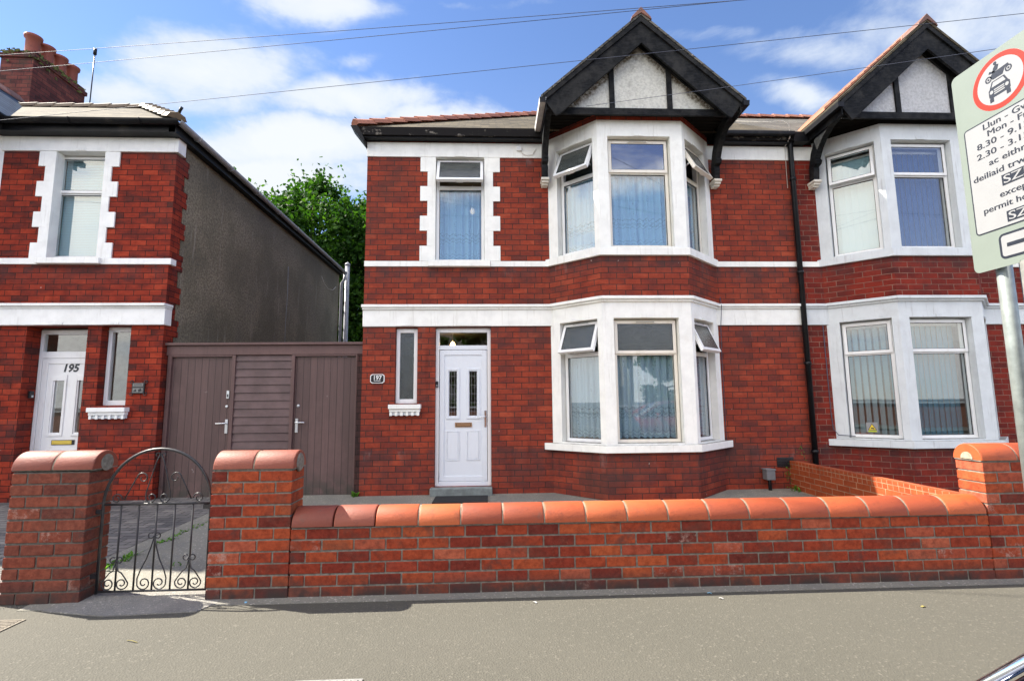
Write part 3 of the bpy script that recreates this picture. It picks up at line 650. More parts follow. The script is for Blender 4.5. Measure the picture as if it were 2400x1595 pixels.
def gable(parent, xc, rc_mat, tile, board='paint_black', slate='slate_dark', ridge_end=1.9, leftgut='gutter_pale', yb=-.88, corb=True, vis_slate=None):
    """jettied gable over a bay: bargeboards, roughcast panel with studs, tie beam, slopes, brackets"""
    hw = 1.40; ze = 5.62; za = 6.86; sl = (za - ze) / hw; pit = math.atan(sl)
    # bargeboards
    bb = MB()
    for sg in (-1, 1):
        v = .36
        poly = [(xc, za), (xc + sg * hw, ze), (xc + sg * (hw - .02), ze - .09), (xc + sg * (hw - .15), ze - .27), (xc + sg * (hw - .20), ze - .25), (xc, za - v - .03)]
        bb.prism(poly, yb, yb + .035, board)
        lip = [(xc, za + .012), (xc + sg * (hw + .01), ze + .004), (xc + sg * (hw + .01), ze - .07), (xc, za - .075)]
        bb.prism(lip, yb - .028, yb - .001, board)
    bb.build('bargeboard', parent, bevel=.004)
    # panel, studs, tie beam
    yp = yb + .16
    pn = MB(); pn.prism([(xc - 1.25, 5.50), (xc + 1.25, 5.50), (xc, 6.66)], yp, yp + .08, rc_mat); pn.build('gable_panel', parent)
    tb = MB(); tb.box(xc - 1.28, xc + 1.28, yp - .035, yp - .001, 5.445, 5.55, board)
    for sx in (-.455, .385): tb.box(xc + sx, xc + sx + .075, yp - .030, yp - .001, 5.55, 6.5, board)
    for sg in (-1, 1): tb.prism([(xc, 6.52), (xc + sg * 1.2, 5.46), (xc + sg * 1.25, 5.50), (xc, 6.66)], yp - .028, yp - .0005, board)
    tb.build('gable_timbers', parent, bevel=.004)
    # soffit boards
    so = MB(); so.box(xc - 1.30, xc + 1.30, yp + .002, 0.12, 5.545, 5.565, 'soffit_dark')
    for sg in (-1, 1): so.prism([(xc, za - .07), (xc + sg * hw, ze - .07), (xc + sg * hw, ze - .085), (xc, za - .085)], yb + .04, yp + .2, 'soffit_dark')
    for k in range(9): so.box(xc - 1.30, xc + 1.30, yp + .01 + k * .085, yp + .016 + k * .085, 5.535, 5.5445, 'soffit_dark')
    so.build('soffit', parent)
    # slopes
    rf = MB()
    for sg in (-1, 1):
        e = 1.46
        poly = [(xc, za + .06), (xc + sg * e, za + .06 - e * sl), (xc + sg * e, za + .02 - e * sl), (xc, za + .02)]
        rf.prism(poly, yb - .035, ridge_end + (0.25), vis_slate or slate)
    rf.build('gable_roof', parent)
    # ridge capping and verge undercloak
    cp = MB()
    yy = yb - .05; k = 0
    while yy < ridge_end - .2:
        cp.c = (rnd.random(), 0, 0); hh = .012 * (k % 2)
        poly = [(xc - .15, za + .05 - .11), (xc - .135, za + .075 - .09), (xc, za + .135 + hh * .3), (xc + .135, za + .075 - .09), (xc + .15, za + .05 - .11), (xc, za + .045)]
        cp.prism(poly, yy, yy + .292, tile); yy += .30; k += 1
    cp.build('ridge_tiles', parent, bevel=.004)
    # side gutters
    for sg in (-1, 1):
        g = MB(); x = xc + sg * 1.44; z_ = ze - .04
        poly = [(x - .045, z_), (x - .04, z_ - .075), (x + .04, z_ - .075), (x + .05, z_), (x + .040, z_), (x + .034, z_ - .066), (x - .034, z_ - .066), (x - .038, z_)]
        g.prism(poly, yb - .06, .05, leftgut if sg < 0 else 'gutter_black'); g.box(x - .042, x + .042, yb - .062, yb - .055, z_ - .075, z_, 'gutter_black'); 
        g.box(x - sg * .06, x - sg * .045, yb, 0.0, z_ - .16, z_ + .02, board)
        g.build('side_gutter', parent)
    if corb:
        for sg in (-1, 1):
            cx = xc + sg * 1.335; pts = []
            # S-shaped timber bracket from a stone corbel on the wall up to the foot of the bargeboard
            prof = [(-.04, 4.775), (-.15, 4.775), (-.17, 4.93), (-.165, 4.98), (-.23, 5.00), (-.25, 5.05), (-.22, 5.09), (-.30, 5.22), (-.42, 5.33), (-.56, 5.41), (-.70, 5.45), (-.84, 5.46), (-.84, 5.56), (-.60, 5.58), (-.42, 5.52), (-.24, 5.40), (-.12, 5.22), (-.05, 5.02)]
            b = MB(); b.prism(prof, cx - .045, cx + .045, 'paint_black', axis='x'); b.build('bracket', parent, bevel=.006)
            c = MB(); c.box(cx - .062, cx + .062, -.18, -.002, 4.735, 4.774, 'corbel_cream'); c.box(cx - .052, cx + .052, -.155, -.002, 4.70, 4.735, 'corbel_cream'); c.box(cx - .045, cx + .045, -.12, -.002, 4.672, 4.70, 'corbel_cream')
            c.build('corbel', parent, bevel=.006)

def quoins(mb, xi, sg, widths, z0, z1, n, mat, y0=-.016, y1=.12):
    """stepped window surround: blocks alternate long and short away from the opening edge xi"""
    h = (z1 - z0) / n
    for k in range(n):
        wd = widths[(n - 1 - k) % 2]; za = z0 + k * h; e = .0015
        mb.box(xi, xi + sg * wd, y0, y1, za, za + h - .0, mat)

def slope(mb, a, b, c, d, mat, th=.03):
    n = (Vector(b) - Vector(a)).cross(Vector(d) - Vector(a)).normalized() * th
    A = [Vector(p) for p in (a, b, c, d)]; mb.mesh(A + [p - n for p in A], [(0, 1, 2, 3), (7, 6, 5, 4), (0, 4, 5, 1), (1, 5, 6, 2), (2, 6, 7, 3), (3, 7, 4, 0)], mat)

def hiptiles(mb, p0, p1, tile, r=.10, n=None, lift=.03, lap=.03):
    p0 = Vector(p0); p1 = Vector(p1); L = (p1 - p0).length; n = n or int(L / .31); d = (p1 - p0).normalized(); side = d.cross(Vector((0, 0, 1))).normalized(); up = side.cross(d)
    for k in range(n):
        mb.c = (rnd.random(), 0, 0)
        a = p0 + d * (L * k / n); b = p0 + d * (L * (k + 1) / n + lap)
        la = lift + .022; lb = lift
        P = []
        for (q, l_) in ((a, la), (b, lb)):
            for (s_, u_) in ((-r, -.05), (-r * .75, .015), (0, .055), (r * .75, .015), (r, -.05)): P.append(q + side * s_ + up * (u_ + l_))
        mb.mesh(P, [(i, i + 5, i + 6, i + 1) for i in range(4)] + [(0, 1, 2, 3, 4), (9, 8, 7, 6, 5)], tile)

# ---------- house 197 (middle) -------------------------------------------------------------
H1 = thing('brick_house', (1.45, 4, 0), 'red brick house in the middle with white door, open top windows and black timbered gable', 'house', 'brick terraced houses')
# front wall
mb = MB()
holes = [(-.818, 0.0, .2, 2.5), (-1.405, -1.08, 1.385, 2.50), (-.85, -.07, 3.50, 5.158), (1.0, 3.35, .72, 2.75), (1.0, 3.35, 3.45, 5.5)]
plate(mb, -1.88, 4.765, -.1, 5.42, holes, 'brick_red', 0, .24)
mb.build('wall', H1)
mb = MB()
mb.box(-1.88, -1.66, .241, 8.0, -.1, 5.5, 'brick_dark'); mb.box(4.60, 4.76, .241, 8.0, -.1, 5.5, 'plaster_inside'); mb.box(-1.66, 4.60, 7.8, 8.0, -.1, 5.5, 'plaster_inside')
mb.box(-1.66, 4.60, .241, 7.8, 2.62, 2.80, 'plaster_inside'); mb.box(-1.66, 4.60, .241, 7.8, 5.38, 5.48, 'plaster_inside'); mb.box(-1.66, 4.6, .241, 7.8, -.05, .1, 'plaster_inside'); mb.box(.3, .4, .25, 7.8, .1, 2.62, 'plaster_inside')
mb.box(-1.66, 4.6, 3.4, 3.5, .1, 5.38, 'plaster_inside')
mb.build('house_shell', H1)
# dressings
mb = MB()
mb.box(-1.885, .93, -.022, .10, 2.515, 2.763, 'stone_white'); mb.box(3.42, 4.765, -.022, .10, 2.515, 2.763, 'stone_white')
mb.box(-1.89, .93, -.045, .10, 2.7635, 2.795, 'stone_white'); mb.box(-1.90, .93, -.070, .10, 2.7955, 2.838, 'stone_white'); mb.box(3.42, 4.765, -.045, .10, 2.7635, 2.795, 'stone_white'); mb.box(3.42, 4.765, -.070, .10, 2.7955, 2.838, 'stone_white')
mb.each('string_course', H1, bevel=.006)
mb = MB(); mb.box(-1.885, -.93, -.018, .10, 3.425, 3.508, 'stone_white'); mb.box(.002, .92, -.018, .10, 3.425, 3.508, 'stone_white'); mb.box(3.43, 4.765, -.018, .10, 3.425, 3.508, 'stone_white'); mb.each('sill_band', H1, bevel=.004)
mb = MB(); mb.box(-1.885, .93, -.018, .13, 5.157, 5.388, 'stone_white'); mb.box(3.42, 4.765, -.018, .10, 5.162, 5.388, 'stone_white')
quoins(mb, -.832, -1, (.235, .125), 3.51, 5.156, 7, 'stone_white'); quoins(mb, -.088, 1, (.242, .135), 3.51, 5.156, 7, 'stone_white')
ornament(mb, -.83, -.09, 5.155, 'stone_white', -.018)
mb.each('stone_surround', H1, bevel=.004)
mb = MB(); mb.box(-.93, .0, -.075, .16, 3.415, 3.509, 'stone_white'); mb.build('window_sill', H1, bevel=.006)
mb = MB(); ornament(mb, -.81, 0.0, 2.52, 'stone_white', -.022); ornament(mb, -1.40, -1.09, 2.52, 'stone_white', -.022); mb.each('lintel_ornament', H1)
window(H1, I4, -.828, -.092, 3.512, 5.148, .08, 4.70, fmat='upvc_white', openang=26, toplight='glass_frosted')
# fascia, roof, gutter
mb = MB(); mb.box(-1.95, .80, -.135, -.02, 5.40, 5.425, 'gutter_black'); mb.box(-1.99, .80, -.17, -.136, 5.425, 5.555, 'paint_peeling'); mb.box(-1.97, .80, -.135, .05, 5.426, 5.55, 'gutter_black')
mb.prism([(-2.10, 5.56), (-1.99, 5.56), (-1.885, 5.34), (-1.90, 5.30)], -.19, .06, 'gutter_black')
mb.build('fascia', H1)
mb = MB(); mb.box(3.56, 4.765, -.155, -.12, 5.425, 5.56, 'paint_peeling'); mb.box(3.56, 4.765, -.12, .05, 5.40, 5.55, 'gutter_black'); mb.build('fascia', H1)
E5 = 5.55; p34 = .675
mb = MB()
slope(mb, (-2.03, -.17, E5), (4.765, -.17, E5), (4.765, 3.0, E5 + 3.17 * p34), (1.14, 3.0, E5 + 3.17 * p34), 'slate_weathered')
slope(mb, (-2.03, 9.0, E5), (-2.03, -.17, E5), (1.14, 3.0, E5 + 3.17 * p34), (1.14, 9.0, E5 + 3.17 * p34), 'slate_dark')
slope(mb, (4.765, 6.2, E5), (1.14, 6.2, E5), (1.14, 3.0, E5 + 3.17 * p34), (4.765, 3.0, E5 + 3.17 * p34), 'slate_dark')
mb.build('roof', H1)
mb = MB(); hiptiles(mb, (-2.03, -.17, E5 + .01), (1.14, 3.0, E5 + 3.17 * p34), 'ridge_terracotta'); hiptiles(mb, (4.765, 3.0, E5 + 3.17 * p34), (1.14, 3.0, E5 + 3.17 * p34), 'ridge_terracotta'); mb.build('hip_tiles', H1)
mb = MB(); mb.tube([(-1.99, -.1, 5.62), (-2.01, -.12, 5.69), (-2.06, -.14, 5.72)], .008, 'gutter_black'); mb.tube([(-1.98, -.1, 5.63), (-1.95, -.12, 5.67)], .007, 'gutter_black'); mb.build('roof_finial', H1)
spec1 = [(0, 0, dict(openang=24, fmat='upvc_white')), (1, 0, dict(fmat='upvc_cream')), (2, 0, dict(openang=24, fmat='upvc_white')),
         (0, 1, dict(openang=27, fmat='upvc_white')), (1, 1, dict(fmat='upvc_cream', toplight='glass_sky_tint')), (2, 1, dict(openang=27, fmat='upvc_cream'))]
fr1 = bay(H1, .90, 'brick_red', 'stone_white', 'upvc_white', spec1)
gable(H1, 2.175, 'roughcast_sooty', 'ridge_dirty')
# narrow window, corbelled sill
mb = MB(); fwn = .055
for q in ((-1.40, -1.40 + fwn, 1.39, 2.49), (-1.085 - fwn, -1.085, 1.39, 2.49), (-1.40 + fwn, -1.085 - fwn, 1.39, 1.45), (-1.40 + fwn, -1.085 - fwn, 2.43, 2.49)): mb.box(q[0], q[1], .06, .13, q[2], q[3], 'upvc_white')
wn_ = mb.build('window', H1, bevel=.006); mb = MB(); mb.box(-1.345, -1.14, .085, .09, 1.45, 2.43, 'glass_frosted'); mb.build('pane', wn_)
def csill(par, x0, x1, mat):
    mb = MB(); mb.box(x0, x1, -.10, .10, 1.312, 1.375, mat); mb.box(x0 + .012, x1 - .012, -.075, -.001, 1.268, 1.3115, mat); mb.box(x0 + .02, x1 - .02, -.05, -.001, 1.22, 1.2675, 'stone_grey')
    n = 6
    for k in range(n): xa = x0 + .016 + (x1 - x0 - .032) * k / (n - .45); mb.box(xa, xa + .036, -.068, -.0505, 1.213, 1.2675, mat)
    mb.build('window_sill', par, bevel=.004)
csill(H1, -1.475, -1.015, 'stone_white')
# front door of 197
def panel_mould(mb, x0, x1, z0, z1, y, mat, wd=.022, d=.010, infill=True):
    for q in ((x0, x0 + wd, z0, z1), (x1 - wd, x1, z0, z1), (x0 + wd, x1 - wd, z0, z0 + wd), (x0 + wd, x1 - wd, z1 - wd, z1)): mb.box(q[0], q[1], y - d, y - .0003, q[2], q[3], mat)
    if infill: mb.box(x0 + wd * 1.6, x1 - wd * 1.6, y - .006, y - .0003, z0 + wd * 1.6, z1 - wd * 1.6, mat)
mb = MB(); yd = .06
mb.box(-.818, -.765, yd, .16, .20, 2.498, 'upvc_white'); mb.box(-.053, 0.0, yd, .16, .20, 2.498, 'upvc_white'); mb.box(-.765, -.053, yd, .16, 2.432, 2.498, 'upvc_white'); mb.box(-.765, -.053, yd, .16, 2.175, 2.238, 'door_white'); mb.box(-.765, -.053, yd, .16, .20, .262, 'door_white')
door = mb.build('door_frame', H1, bevel=.006)
mb = MB(); mb.box(-.765, -.053, .09, .095, 2.238, 2.432, 'glass_clear'); mb.build('fanlight', door)
mb = MB(); yl = .078
dh = [(-.618, -.507, 1.20, 1.852), (-.32, -.21, 1.20, 1.852)]
plate(mb, -.757, -.060, .268, 2.168, dh, 'door_white', yl, yl + .05)
for (a, b) in ((-.757, -.690), (-.135, -.060)): mb.box(a, b, yl - .012, yl - .0004, .268, 2.168, 'door_white')
mb.box(-.690, -.135, yl - .012, yl - .0004, 2.095, 2.168, 'door_white'); mb.box(-.690, -.135, yl - .012, yl - .0004, .268, .335, 'door_white')
for (a, b) in ((-.660, -.465), (-.362, -.168)):
    panel_mould(mb, a, b, 1.155, 1.897, yl, 'door_white', .030, .012, False); panel_mould(mb, a, b, .560, .985, yl, 'door_white', .014, .008)
dl = mb.build('door', H1, bevel=.003)
for (a, b, c, d) in dh: mb = MB(); mb.box(a, b, yl + .015, yl + .02, c, d, 'glass_clear'); [mb.box(a, b, yl + .010, yl + .014, c + k * .13 + .06, c + k * .13 + .063, 'lead_strip') for k in range(5)]; mb.box(a + .03, a + .033, yl + .010, yl + .0142, c, d, 'lead_strip'); mb.box(b - .033, b - .03, yl + .010, yl + .0142, c, d, 'lead_strip'); mb.build('door_pane', dl)
mb = MB(); mb.box(-.53, -.283, yl - .012, yl - .0004, 1.036, 1.102, 'bronze'); mb.box(-.515, -.298, yl - .0145, yl - .012, 1.049, 1.089, 'gasket'); mb.box(-.508, -.305, yl - .017, yl - .0145, 1.055, 1.083, 'bronze'); mb.build('letterbox', dl, bevel=.003)
mb = MB(); mb.box(-.097, -.070, yl - .024, yl - .0125, 1.035, 1.27, 'chrome'); mb.tube([(-.083, yl - .022, 1.185), (-.083, yl - .06, 1.185), (-.10, yl - .068, 1.185), (-.20, yl - .066, 1.183)], .008, 'chrome'); mb.build('handle', dl)
mb = MB(); mb.box(-.70, -.20, 0, .06, 0, 0, 'plaster_inside') if False else None
mb = MB(); mb.box(-.87, .012, -.13, .06, .05, .198, 'step_slate'); mb.build('doorstep', H1, bevel=.01)
mb = MB(); mb.box(4.213, 4.463, -.006, .02, .40, .542, 'gasket'); [mb.box(4.213, 4.463, -.014, -.006, .405 + k * .0225, .417 + k * .0225, 'plastic_black') for k in range(6)]; mb.build('air_vent', H1)
# downpipe with swan neck
mb = MB(); mb.tube([(4.765, -.09, 5.45), (4.765, -.06, 5.36), (4.765, -.06, .05)], .040, 'pipe_black', 12); [mb.tube([(4.765, -.06, z_), (4.765, -.06, z_ + .05)], .050, 'pipe_black', 12) for z_ in (.6, 1.9, 3.3, 4.8)]
mb.build('downpipe', H1)
mb = MB(); mb.box(3.56, 4.765, -.235, -.156, 5.47, 5.545, 'gutter_black'); mb.build('gutter', H1, bevel=.02)
# thin cables clipped to the wall beside the bay
mb = MB(); mb.tube([(3.50, -.02, 2.95), (3.49, -.075, 2.80), (3.48, -.03, 2.5), (3.475, -.01, 2.0), (3.47, -.01, .75)], .005, 'cable_dark', 5); mb.tube([(.48, -.025, 5.28), (.50, -.03, 5.22), (.56, -.03, 5.19), (.66, -.03, 5.20), (.72, -.03, 5.30)], .004, 'cable_pale', 5)
mb.each('wall_cable', H1)
mb = MB(); mb.box(.415, .49, -.05, -.019, 5.26, 5.335, 'plastic_white'); o = mb.build('junction_box', H1, bevel=.006)

# ---------- house 195 (left) ---------------------------------------------------------------
H0 = thing('brick_house', (-8.0, 4, 0), 'red brick house on the left with dark rendered side wall and door numbered 195', 'house', 'brick terraced houses')
mb = MB()
plate(mb, -11.4, -4.76, -.1, 5.40, [(-6.645, -5.80, .05, 2.545), (-5.605, -5.195, 1.40, 2.545), (-6.58, -5.74, 3.56, 5.20), (-9.7, -7.35, .72, 2.7), (-9.7, -7.35, 3.5, 5.36)], 'brick_left', 0, .26)
mb.build('wall', H0)
# toothed brick return at the corner and rendered flank
mb = MB(); ch = .0836
zz_ = -.1; k = 0
while zz_ < 5.12:
    dpt = (.30, .30, .30, .20, .20, .20)[k % 6] + (.0 if k % 2 else .025)
    mb.box(-4.95, -4.733, -.006, dpt, zz_, zz_ + ch, 'brick_left'); zz_ += ch; k += 1
mb.build('corner_bricks', H0, uvoff=(.05, 0))
mb = MB(); mb.box(-4.98, -4.752, .262, 8.2, -.1, 5.42, 'render_dark'); mb.build('side_wall', H0)
mb = MB(); mb.tube([(-4.748, 4.3, 4.6), (-4.746, 4.32, 3.9), (-4.747, 4.28, 3.3), (-4.747, 4.3, 2.4)], .006, 'pipe_grey', 5); mb.tube([(-4.748, 6.6, 4.95), (-4.744, 6.8, 4.80), (-4.746, 7.2, 4.72), (-4.746, 7.6, 4.78), (-4.744, 7.9, 4.95)], .007, 'cable_pale', 5); mb.each('wall_cable', H0)
mb = MB(); mb.box(-11.4, -4.985, 8.0, 8.2, -.1, 5.4, 'plaster_inside'); mb.box(-11.4, -11.2, .262, 8, -.1, 5.4, 'plaster_inside'); mb.box(-11.2, -4.985, .262, 8, 2.65, 2.85, 'plaster_inside'); mb.box(-11.2, -4.985, .262, 8, 5.3, 5.39, 'plaster_inside'); mb.box(-11.2, -4.985, .262, 8, -.05, .05, 'plaster_inside'); mb.box(-11.2, -4.985, 2.0, 2.1, .05, 5.3, 'plaster_inside'); mb.build('house_shell', H0)
mb = MB(); mb.box(-7.27, -4.70, -.06, .10, 2.55, 2.79, 'stone_left'); mb.box(-7.27, -4.695, -.075, .10, 2.7905, 2.82, 'stone_left'); mb.box(-7.27, -4.685, -.11, .10, 2.8205, 2.86, 'stone_left')
mb.each('string_course', H0, bevel=.006)
mb = MB(); mb.box(-7.27, -6.57, -.03, .10, 3.45, 3.54, 'stone_left'); mb.box(-5.68, -4.69, -.03, .10, 3.45, 3.54, 'stone_left'); mb.each('sill_band', H0, bevel=.004)
mb = MB(); mb.box(-7.27, -4.70, -.03, .16, 5.187, 5.41, 'stone_left'); quoins(mb, -6.472, -1, (.245, .145), 3.54, 5.186, 7, 'stone_left', -.022, .14); quoins(mb, -5.768, 1, (.215, .11), 3.54, 5.186, 7, 'stone_left', -.022, .14); ornament(mb, -6.47, -5.77, 5.19, 'stone_left', -.022); mb.build('stone_surround', H0, bevel=.004)
mb = MB(); mb.box(-6.57, -5.68, -.085, .2, 3.45, 3.538, 'stone_left'); mb.build('window_sill', H0, bevel=.006)
mb = MB(); ornament(mb, -6.5, -5.85, 2.552, 'stone_left', -.06); ornament(mb, -5.56, -5.23, 2.552, 'stone_left', -.06); mb.each('lintel_ornament', H0)
window(H0, I4, -6.555, -5.76, 3.575, 5.185, .145, 4.60, fmat='upvc_white', vent=False, toplight='glass_clear')
csill(H0, -5.65, -5.13, 'stone_left')
mb = MB()
for q in ((-5.60, -5.545, 1.405, 2.54), (-5.25, -5.20, 1.405, 2.54), (-5.545, -5.25, 1.405, 1.475), (-5.545, -5.25, 2.47, 2.54)): mb.box(q[0], q[1], .13, .20, q[2], q[3], 'upvc_white')
wn_ = mb.build('window', H0, bevel=.005); mb = MB(); mb.box(-5.545, -5.25, .155, .16, 1.475, 2.47, 'glass_clear'); mb.build('pane', wn_)
mb = MB(); y_ = .235
mb.box(-6.644, -6.595, y_, y_ + .07, .05, 2.52, 'upvc_white'); mb.box(-5.79, -5.74, y_, y_ + .07, .05, 2.52, 'upvc_white'); mb.box(-6.60, -5.79, y_, y_ + .07, 2.455, 2.52, 'upvc_white'); mb.box(-6.60, -5.79, y_, y_ + .07, 2.10, 2.20, 'upvc_white'); mb.box(-6.60, -5.79, y_, y_ + .07, .05, .12, 'upvc_white')
dfr = mb.build('door_frame', H0, bevel=.005)
mb = MB(); mb.box(-6.60, -5.79, y_ + .03, y_ + .035, 2.20, 2.455, 'glass_clear'); mb.build('fanlight', dfr)
mb = MB(); yl2 = y_ + .02; d5 = [(-6.40, -6.27, 1.02, 1.80), (-6.06, -5.93, 1.02, 1.80)]
plate(mb, -6.59, -5.80, .12, 2.095, d5, 'upvc_white', yl2, yl2 + .05)
for (a, b) in ((-6.59, -6.51), (-5.88, -5.80)): mb.box(a, b, yl2 - .012, yl2 - .0004, .12, 2.095, 'upvc_white')
mb.box(-6.51, -5.88, yl2 - .012, yl2 - .0004, 2.02, 2.095, 'upvc_white')
for (a, b, rise) in ((-6.445, -6.225, 1), (-6.105, -5.885, -1)):
    panel_mould(mb, a, b, .97, 1.80, yl2, 'upvc_white', .028, .012, False); panel_mould(mb, a, b, .30, .78, yl2, 'upvc_white', .014, .008)
    lo_, hi_ = 1.80, 1.86
    pts = [(a, lo_), (b, lo_), (b, hi_ if rise > 0 else lo_ + .02), (a, lo_ + .02 if rise > 0 else hi_)]; mb.prism(pts, yl2 - .012, yl2 - .0004, 'upvc_white')
dl2 = mb.build('door', H0, bevel=.003)
for (a, b, c, d) in d5: mb = MB(); mb.box(a, b, yl2 + .015, yl2 + .02, c, d, 'glass_clear'); mb.build('door_pane', dl2)
mb = MB(); mb.box(-6.36, -6.04, yl2 - .012, yl2 - .0004, .845, .915, 'gasket'); mb.box(-6.35, -6.07, yl2 - .018, yl2 - .012, .853, .907, 'brass'); mb.build('letterbox', dl2, bevel=.003)
mb = MB(); put_text(mb, '195', .155, -6.195, yl2 - .003, 1.905, 'sign_black', bold=.006, shear=.18); mb.build('door_number', dl2)
# roof of 195
mb = MB(); e0 = 5.56; rh = 6.63; run = (rh - e0) / .73
slope(mb, (-11.6, -.27, e0), (-4.60, -.27, e0), (-4.60 - run, -.27 + run, rh), (-11.6, -.27 + run, rh), 'slate_weathered')
slope(mb, (-4.60, -.27, e0), (-4.60, 8.3, e0), (-4.60 - run, 8.3, rh), (-4.60 - run, -.27 + run, rh), 'slate_dark')
mb.box(-11.6, -4.60 - run, -.25 + run, 8.3, rh - .12, rh - .02, 'slate_dark')
mb.build('roof', H0)
mb = MB(); hiptiles(mb, (-4.60, -.27, e0 + .01), (-4.60 - run, -.27 + run, rh), 'hip_pale', r=.13, n=7); hiptiles(mb, (-4.60 - run, -.27 + run, rh - .02), (-9.5, -.27 + run, rh - .02), 'hip_pale', r=.07); mb.build('hip_tiles', H0)
def gutter(mb, p0, p1, mat, r=.06):
    p0 = Vector(p0); p1 = Vector(p1); d = (p1 - p0).normalized(); s_ = d.cross(Vector((0, 0, 1))); n = 8; vs = []
    for q in (p0, p1):
        for k in range(n + 1): a = math.pi * k / n; vs.append(q + s_ * math.cos(a) * r - Vector((0, 0, 1)) * math.sin(a) * r)
        for k in range(n, -1, -1): a = math.pi * k / n; vs.append(q + s_ * math.cos(a) * (r - .008) - Vector((0, 0, 1)) * math.sin(a) * (r - .008))
    N = 2 * n + 2; mb.mesh(vs, [(k, (k + 1) % N, N + (k + 1) % N, N + k) for k in range(N)] + [tuple(range(N))[::-1], tuple(range(N, 2 * N))], mat)
    L = (p1 - p0).length; t_ = .5
    while t_ < L:
        q = p0 + d * t_; mb.tube([q + s_ * math.cos(math.pi * k / 8) * (r + .006) - Vector((0, 0, 1)) * math.sin(math.pi * k / 8) * (r + .006) for k in range(9)], .010, mat, 5); t_ += 1.0
mb = MB(); mb.box(-7.6, -4.66, -.20, .0, 5.412, 5.56, 'gutter_black'); gutter(mb, (-7.6, -.265, 5.555), (-4.56, -.265, 5.555), 'gutter_black', .065); mb.build('gutter', H0)
mb = MB(); mb.box(-4.751, -4.64, -.2, 8.2, 5.40, 5.53, 'gutter_black'); gutter(mb, (-4.575, -.28, 5.555), (-4.575, 8.3, 5.50), 'pipe_grey', .055); mb.build('side_gutter', H0)
mb = MB(); mb.tube([(-4.575, 8.25, 5.45), (-4.60, 8.25, 5.25), (-4.68, 8.25, 5.15), (-4.68, 8.25, .1)], .045, 'pipe_grey', 10); mb.tube([(-4.55, 8.38, 5.75), (-4.55, 8.38, .1)], .07, 'pipe_grey', 12); mb.lathe([(.085, 0), (.085, .05), (.0, .12)], (-4.55, 8.38, 5.75), 'pipe_grey', 12); mb.build('soil_pipe', H0)
mb = MB(); mb.tube([(-4.72, -.1, 5.66), (-4.66, -.12, 5.80), (-4.62, -.14, 5.84)], .022, 'pipe_black', 8); mb.build('roof_finial', H0)
spec0 = [(1, 0, {}), (2, 0, {}), (1, 1, {}), (2, 1, {})]
bay(H0, -9.795, 'brick_left', 'stone_left', 'upvc_white', spec0)
gable(H0, -8.52, 'roughcast_grey', 'ridge_dirty', corb=False, slate='slate_blue', ridge_end=1.55)
# chimney stack of 195 with four pots
mb = MB(); cx0, cx1, cy0, cy1 = -9.62, -9.0, 2.15, 3.40
mb.box(cx0, cx1, cy0, cy1, 5.6, 8.24, 'brick_chimney'); mb.box(cx0 - .03, cx1 + .03, cy0 - .03, cy1 + .03, 8.2405, 8.325, 'brick_chimney'); mb.box(cx0 + .01, cx1 - .01, cy0 + .01, cy1 - .01, 8.3255, 8.40, 'brick_chimney')
chm = mb.build('chimney', H0)
for k in range(4):
    mb = MB(); mb.c = (rnd.random(), 0, 0); mb.lathe([(.125, 0), (.12, .03), (.115, .10), (.115, .34), (.145, .37), (.15, .42), (.125, .43), (.11, .43), (.105, .36)], (-9.22, 2.33 + k * .31, 8.40), 'pot_terracotta', 20); mb.build('chimney_pot', chm)
mb = MB()
for k in range(60):
    fx_ = rnd.random(); px_, py_ = (cx1 + .02, rnd.uniform(cy0, cy1)) if fx_ < .6 else (rnd.uniform(cx0, cx1), cy0 - .02); pz_ = 8.38 - abs(rnd.gauss(0, .10)); mb.c = (rnd.random(), 0, 0)
    for q in range(3): a = rnd.uniform(0, 6.3); s_ = rnd.uniform(.02, .05); c_ = Vector((px_ + rnd.uniform(-.02, .03), py_ + rnd.uniform(-.03, .03), pz_)); mb.face([c_ + Vector((math.cos(a) * s_, math.sin(a) * s_, 0)), c_ + Vector((0, 0, s_)), c_ - Vector((math.cos(a) * s_, math.sin(a) * s_, s_ * .4))], 'moss')
mb.build('moss', chm)['kind'] = 'stuff'
mb = MB(); mb.tube([(-8.93, 3.46, 7.5), (-8.92, 3.46, 9.35)], .012, 'pipe_black', 6); mb.tube([(-8.92, 3.46, 9.28), (-8.92, 3.46, 9.42)], .035, 'pipe_black', 6); mb.build('aerial_mast', H0)

# ---------- house 199 (right) --------------------------------------------------------------
H2 = thing('brick_house', (7.5, 4, 0), 'red brick house on the right with grey painted stonework, vertical blinds and pale roughcast gable', 'house', 'brick terraced houses')
mb = MB(); plate(mb, 4.767, 12.0, -.1, 5.42, [(5.25, 7.6, .72, 2.75), (5.25, 7.6, 3.45, 5.5)], 'brick_right', 0, .24); mb.build('wall', H2)
mb = MB(); mb.box(11.8, 12.0, .241, 8, -.1, 5.42, 'plaster_inside'); mb.box(4.77, 12, 7.8, 8, -.1, 5.42, 'plaster_inside'); mb.box(4.77, 12, .241, 7.8, 2.62, 2.8, 'plaster_inside'); mb.box(4.77, 12, .241, 7.8, 5.38, 5.48, 'plaster_inside'); mb.box(4.77, 12, .241, 7.8, -.05, .1, 'plaster_inside'); mb.box(4.77, 12, 3.0, 3.1, .1, 5.38, 'plaster_inside'); mb.build('house_shell', H2)
